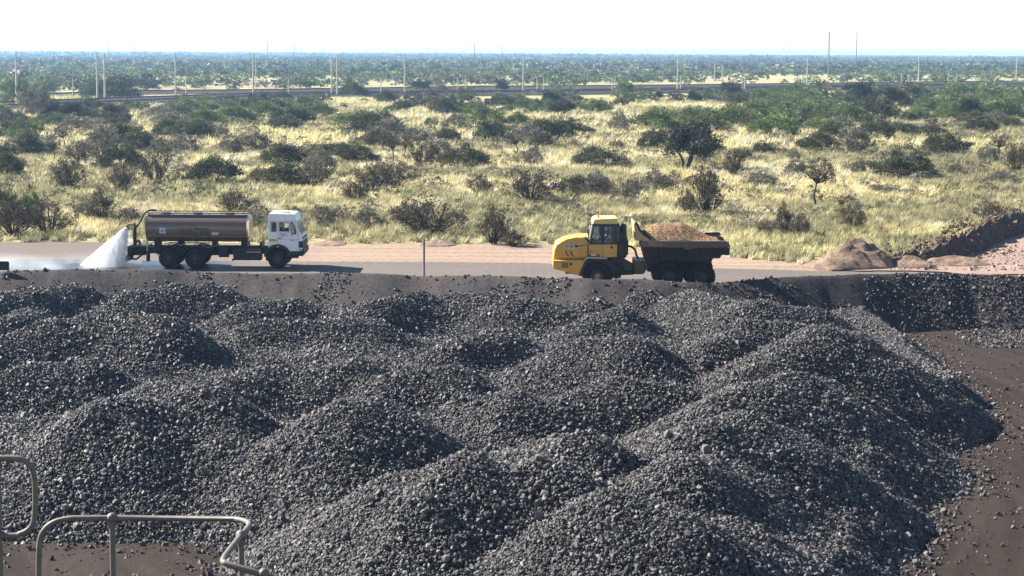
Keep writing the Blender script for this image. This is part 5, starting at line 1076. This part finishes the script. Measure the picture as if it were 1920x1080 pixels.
# earth mound and bank on the right
M_soil, nt, p = new_mat('dug_soil'); f1, r1 = noise_fac(nt, .8, 6, .7, lo=.4, hi=.6); f2, r2 = noise_fac(nt, 4, 8, .8, lo=.4, hi=.65)
c = mixc(nt, f1, (.15, .095, .065), (.40, .265, .175)); c = mixc(nt, M_('MULTIPLY', f2, .6), c, (.07, .05, .04)); nt.links.new(c, p.inputs['Base Color']); p.inputs['Roughness'].default_value = .95; bump(nt, p, r2, 1, .15)
def bank(name, pts, wl_, wr, label, seed, mat, amp=.5):
    """ridge of dug earth: crest points (px, py, height), widths of its two flanks"""
    P = bez([on_z(a, b, h) for a, b, h in pts], 26); n = 27; V = []
    for i, q in enumerate(P):
        t = P[min(i + 1, len(P) - 1)] - P[max(i - 1, 0)]; t.z = 0; t.normalize(); s_ = Vector((t.y, -t.x, 0))
        for k in range(n):
            u = -1 + 2 * k / (n - 1); w = wr if u > 0 else wl_; prof_ = (1 - abs(u)) ** .85; h_ = q.z * prof_ - .08 * (prof_ < .01)
            x = q.x + s_.x * u * w * max(q.z, .4); y = q.y + s_.y * u * w * max(q.z, .4)
            nz = (fbm(np.array([x]), np.array([y]), .8, seed, 5)[0] - .5) * amp * (prof_ > .01); V.append((x + nz * .6, y + nz * .5, h_ + nz * .8 * prof_ ** .5))
    m_ = len(P); F = [(i * n + k, (i + 1) * n + k, (i + 1) * n + k + 1, i * n + k + 1) for i in range(m_ - 1) for k in range(n - 1)]
    me = np_mesh(name, np.array(V), np.array(F), mat, smooth=False); o = link(name, me); return tag(o, label, 'earth bank')
bank('dirt_mound', [(1500, 499, .0), (1530, 489, .35), (1560, 470, .95), (1600, 449, 1.45), (1625, 452, 1.3), (1660, 470, .7), (1690, 484, .2)], 1.3, 1.6, 'pale dirt mound beside the road, left of the dark earth bank', 401, M_soil, 1.0)
M_soil2, nt, p = new_mat('dark_soil'); f2, r2 = noise_fac(nt, 3, 8, .8, lo=.4, hi=.65); nt.links.new(mixc(nt, f2, (.045, .032, .027), (.14, .10, .08)), p.inputs['Base Color']); p.inputs['Roughness'].default_value = .95; bump(nt, p, r2, 1, .2)
bank('earth_bank', [(1625, 500, .1), (1670, 488, .4), (1715, 473, .7), (1770, 455, .95), (1815, 437, 1.1), (1865, 412, 1.2), (1930, 394, 1.2), (2060, 370, 1.2)], 1.2, .75, 'dark dug earth bank running back beside the pinkish pad', 402, M_soil2, 1.1)
x0_, y0_ = on_z(1690, 507).x, on_z(1690, 507).y
for k, (a, b, w, h, lab) in enumerate([(1700, 500, 60, .55, 'left low clod heap at the foot of the dark bank'), (1790, 497, 70, .6, 'right low clod heap on the pinkish pad'), (1802, 466, 34, .6, 'small orange soil heap against the dark bank'), (822, 459, 34, .35, 'small sandy heap by the verge right of the marker post'), (620, 458, 30, .2, 'low sandy heap by the verge behind the white cab')]):
    g = on_z(a, b); s_ = g.y / FPX; nx_ = 22; uu = np.linspace(-1, 1, nx_); U, Vv = np.meshgrid(uu, uu, indexing='ij'); r_ = np.sqrt(U ** 2 + Vv ** 2)
    zz = h * np.clip(1 - r_, 0, 1) ** .8 * (.5 + fbm(U * 3, Vv * 3, 1.1, 410 + k)) - .03 * (r_ >= 1)
    V = np.stack([U * w * s_, Vv * 1.3, zz], -1).reshape(-1, 3); i = np.arange(nx_ - 1)[:, None] * nx_ + np.arange(nx_ - 1); F = np.stack([i, i + nx_, i + nx_ + 1, i + 1], -1).reshape(-1, 4)
    tag(link('soil_heap', np_mesh('soil_heap', V, F, M_soil if k != 2 else M_sand), None, (g.x, g.y, .03)), lab, 'soil heap', 'small heaps of soil along the road')
# clods strewn over the banks
n = 1500; u = rng.random(n); P = [on_z(a, b, h) for a, b, h in [(1670, 490, .1), (1770, 460, .4), (1865, 420, .6), (1930, 400, .6)]]; px_ = np.interp(u, [0, .33, .7, 1], [p_.x for p_ in P]); py_ = np.interp(u, [0, .33, .7, 1], [p_.y for p_ in P]); pz_ = np.interp(u, [0, .33, .7, 1], [p_.z for p_ in P])
q = np.stack([px_ + rng.normal(0, .8, n), py_ + rng.normal(0, .8, n), np.abs(pz_ + rng.normal(0, .25, n))], -1)
V, F, C = lumps(q, np.exp(rng.normal(np.log(.055), .5, n)).clip(.02, .2), np.array([.10, .07, .055]) * np.exp(rng.normal(0, .5, (n, 1))), True); tag(link('soil_clods', np_mesh('soil_clods', V, F, tinted('clod', .95), C)), 'brown soil clods and roots strewn over the dark bank', 'soil', kind='stuff')
n = 2200; mp_ = [on_z(a, b, h) for a, b, h in [(1515, 496, .05), (1560, 474, .7), (1605, 455, 1.1), (1650, 472, .5)]]; u = rng.uniform(0, 3, n); 
q = np.stack([np.interp(u, range(4), [p_.x for p_ in mp_]) + rng.normal(0, .5, n), np.interp(u, range(4), [p_.y for p_ in mp_]) - np.abs(rng.normal(0, .9, n)), np.abs(np.interp(u, range(4), [p_.z for p_ in mp_]) * rng.uniform(0, 1, n))], -1)
bx = rng.uniform(on_z(1640, 500).x, on_z(2000, 500).x, 2600); by = rng.uniform(103, 140, 2600); k = inpad(bx, by); q = np.concatenate([q[:0], np.stack([bx[k], by[k], np.full(k.sum(), .07)], -1)])
V, F, C = lumps(q, np.exp(rng.normal(np.log(.05), .55, len(q))).clip(.015, .22), np.array([.26, .18, .13]) * np.exp(rng.normal(0, .4, (len(q), 1))), True); tag(link('pad_clods', np_mesh('pad_clods', V, F, tinted('pad_clod', .95), C)), 'pale soil clods lying about on the pinkish pad', 'soil', kind='stuff')
# ------------------------------------------------------------ spray
def vol_mat(name, dens, col, scale, build):
    m = bpy.data.materials.new(name); m.use_nodes = True; nt = m.node_tree; nt.nodes.remove(nt.nodes['Principled BSDF']); v = nt.nodes.new('ShaderNodeVolumePrincipled')
    v.inputs['Color'].default_value = (*col, 1); v.inputs['Anisotropy'].default_value = 0
    tc = N(nt, 'ShaderNodeTexCoord'); d = build(nt, tc.outputs['Object'], tc.outputs['Generated']); mu = N(nt, 'ShaderNodeMath', operation='MULTIPLY'); nt.links.new(d, mu.inputs[0]); mu.inputs[1].default_value = dens
    nt.links.new(mu.outputs[0], v.inputs['Density']); nt.links.new(v.outputs[0], nt.nodes['Material Output'].inputs['Volume']); return m
noz = Vector((c0.x + X(231), c0.y + 1.0, Zw(429)))
gl, gr = on_z(166, 505).x, on_z(232, 505).x
spray = empty('water_spray', tuple(noz)); tag(spray, 'white jet of water fanning down from the rear of the water tanker', 'water spray')
def jet(name, fx0, fx1, fy0, fy1, mat, n=10):
    mb = MB(); rings = []
    for k in range(n + 1):
        t = k / n; zc = -(noz.z - .03) * t ** 1.06; ra_ = .10 + t * (fx1 - fx0) / 2; xc = t * ((fx0 + fx1) / 2 - noz.x); yc = t * ((fy0 + fy1) / 2); rb = .10 + t * (fy1 - fy0) / 2
        rings.append([mb.bm.verts.new((xc + ra_ * math.cos(2 * math.pi * j / 18), yc + rb * math.sin(2 * math.pi * j / 18), zc)) for j in range(18)])
    for a, b in zip(rings, rings[1:]):
        for j in range(18): mb.bm.faces.new([a[j], a[(j + 1) % 18], b[(j + 1) % 18], b[j]])
    mb.bm.faces.new(rings[0]); mb.bm.faces.new(rings[-1]); return mb.build(name, mat, spray)
def streak(nt, ob, gen):
    mp = N(nt, 'ShaderNodeMapping'); nt.links.new(ob, mp.inputs[0]); mp.inputs['Scale'].default_value = (3.2, 3.2, .8); mp.inputs['Rotation'].default_value = (0, R(28), 0)
    n_ = N(nt, 'ShaderNodeTexNoise'); n_.inputs['Scale'].default_value = 1.6; n_.inputs['Detail'].default_value = 3; nt.links.new(mp.outputs[0], n_.inputs['Vector'])
    mr = N(nt, 'ShaderNodeMapRange'); nt.links.new(n_.outputs[0], mr.inputs[0]); mr.inputs[1].default_value = .38; mr.inputs[2].default_value = .62; mr.inputs[3].default_value = .25; return mr.outputs[0]
jet('jet_core', gl + .1, on_z(212, 505).x, -.6, 1.0, vol_mat('spray_water', 7.0, (.995, .998, 1), 1, streak))
jet('jet_mist', gl - .8, gr + .5, -1.3, 1.8, vol_mat('spray_mist', 1.3, (.98, .99, 1), 1, streak))
# droplets
n = 9000; t = rng.random(n) ** .7; a = rng.uniform(0, 6.28, n); q_ = rng.random(n) ** .5 * 1.15; xc = t * ((gl + gr - .9) / 2 - noz.x); P = np.stack([xc + q_ * np.cos(a) * (.1 + t * (gr - gl) * .5), q_ * np.sin(a) * (.1 + t * .9) + t * .2, -(noz.z - .05) * t ** 1.06], -1)
Dd = np.stack([np.full(n, -.35), rng.normal(0, .05, n), np.full(n, -1.0)], -1); M_drop = bpy.data.materials.new('water_drop'); M_drop.use_nodes = True; M_drop.node_tree.nodes['Principled BSDF'].inputs['Base Color'].default_value = (.85, .88, .92, 1); M_drop.node_tree.nodes['Principled BSDF'].inputs['Roughness'].default_value = .3
V, F, C = leaves(P, Dd, rng.uniform(.04, .16, n), np.full(n, .012), np.ones((n, 3))); dr = link('droplets', np_mesh('droplets', V, F, M_drop), spray); dr['kind'] = 'stuff'
# mist drifting along the wet road behind it
xa, xb = on_z(-140, 500).x, on_z(238, 500).x; ya, yb = 99.4, 105.5
mb = MB(); mb.box(xa, xb, ya, yb, .09, .75); me = mb.build('road_mist', bpy.data.materials.new('tmp')); me.data.materials.clear()
def low(nt, ob, gen):
    n_ = N(nt, 'ShaderNodeTexNoise'); n_.inputs['Scale'].default_value = .55; n_.inputs['Detail'].default_value = 4; nt.links.new(ob, n_.inputs['Vector'])
    mr = N(nt, 'ShaderNodeMapRange'); nt.links.new(n_.outputs[0], mr.inputs[0]); mr.inputs[1].default_value = .42; mr.inputs[2].default_value = .68
    s_ = N(nt, 'ShaderNodeSeparateXYZ'); nt.links.new(gen, s_.inputs[0]); out = mr.outputs[0]
    def mul(a, b): m_ = N(nt, 'ShaderNodeMath', operation='MULTIPLY'); nt.links.new(a, m_.inputs[0]); nt.links.new(b, m_.inputs[1]); return m_.outputs[0]
    for ax, (p0, p1, p2) in ((2, (0, 1, 1)), (1, (1, .75, 0))):
        f = N(nt, 'ShaderNodeMapRange'); nt.links.new(s_.outputs[ax], f.inputs[0]); f.inputs[1].default_value = .15 if ax == 2 else .45; f.inputs[2].default_value = 1.0; f.inputs[3].default_value = 1; f.inputs[4].default_value = 0; out = mul(out, f.outputs[0])
    f = N(nt, 'ShaderNodeMapRange'); nt.links.new(s_.outputs[0], f.inputs[0]); f.inputs[1].default_value = 1; f.inputs[2].default_value = .85; out = mul(out, f.outputs[0]); return out
me.data.materials.append(vol_mat('low_mist', .5, (.98, .99, 1), 1, low)); tag(me, 'low white mist drifting over the wet road behind the tanker', 'mist', kind='stuff')
scene.cycles.volume_step_rate = 1.0; scene.cycles.volume_max_steps = 256
# ============================================================ AIR
hz_ = bpy.data.meshes.new('haze'); bm = bmesh.new(); bmesh.ops.create_cube(bm, size=1)
for v in bm.verts: v.co = Vector((v.co.x * 26000, v.co.y * 10000 + 4900, -3.2 if v.co.z < 0 else 27))
bm.to_mesh(hz_); bm.free(); ho = link('haze', hz_)
m = bpy.data.materials.new('haze_air'); m.use_nodes = True; nt = m.node_tree; nt.nodes.remove(nt.nodes['Principled BSDF'])
v = nt.nodes.new('ShaderNodeVolumePrincipled'); v.inputs['Density'].default_value = 0.00017; v.inputs['Color'].default_value = (.40, .66, 1, 1); v.inputs['Anisotropy'].default_value = .5
nt.links.new(v.outputs[0], nt.nodes['Material Output'].inputs['Volume']); hz_.materials.append(m)
tag(ho, 'thin blue haze lying over the distant plain', 'haze', kind='stuff')
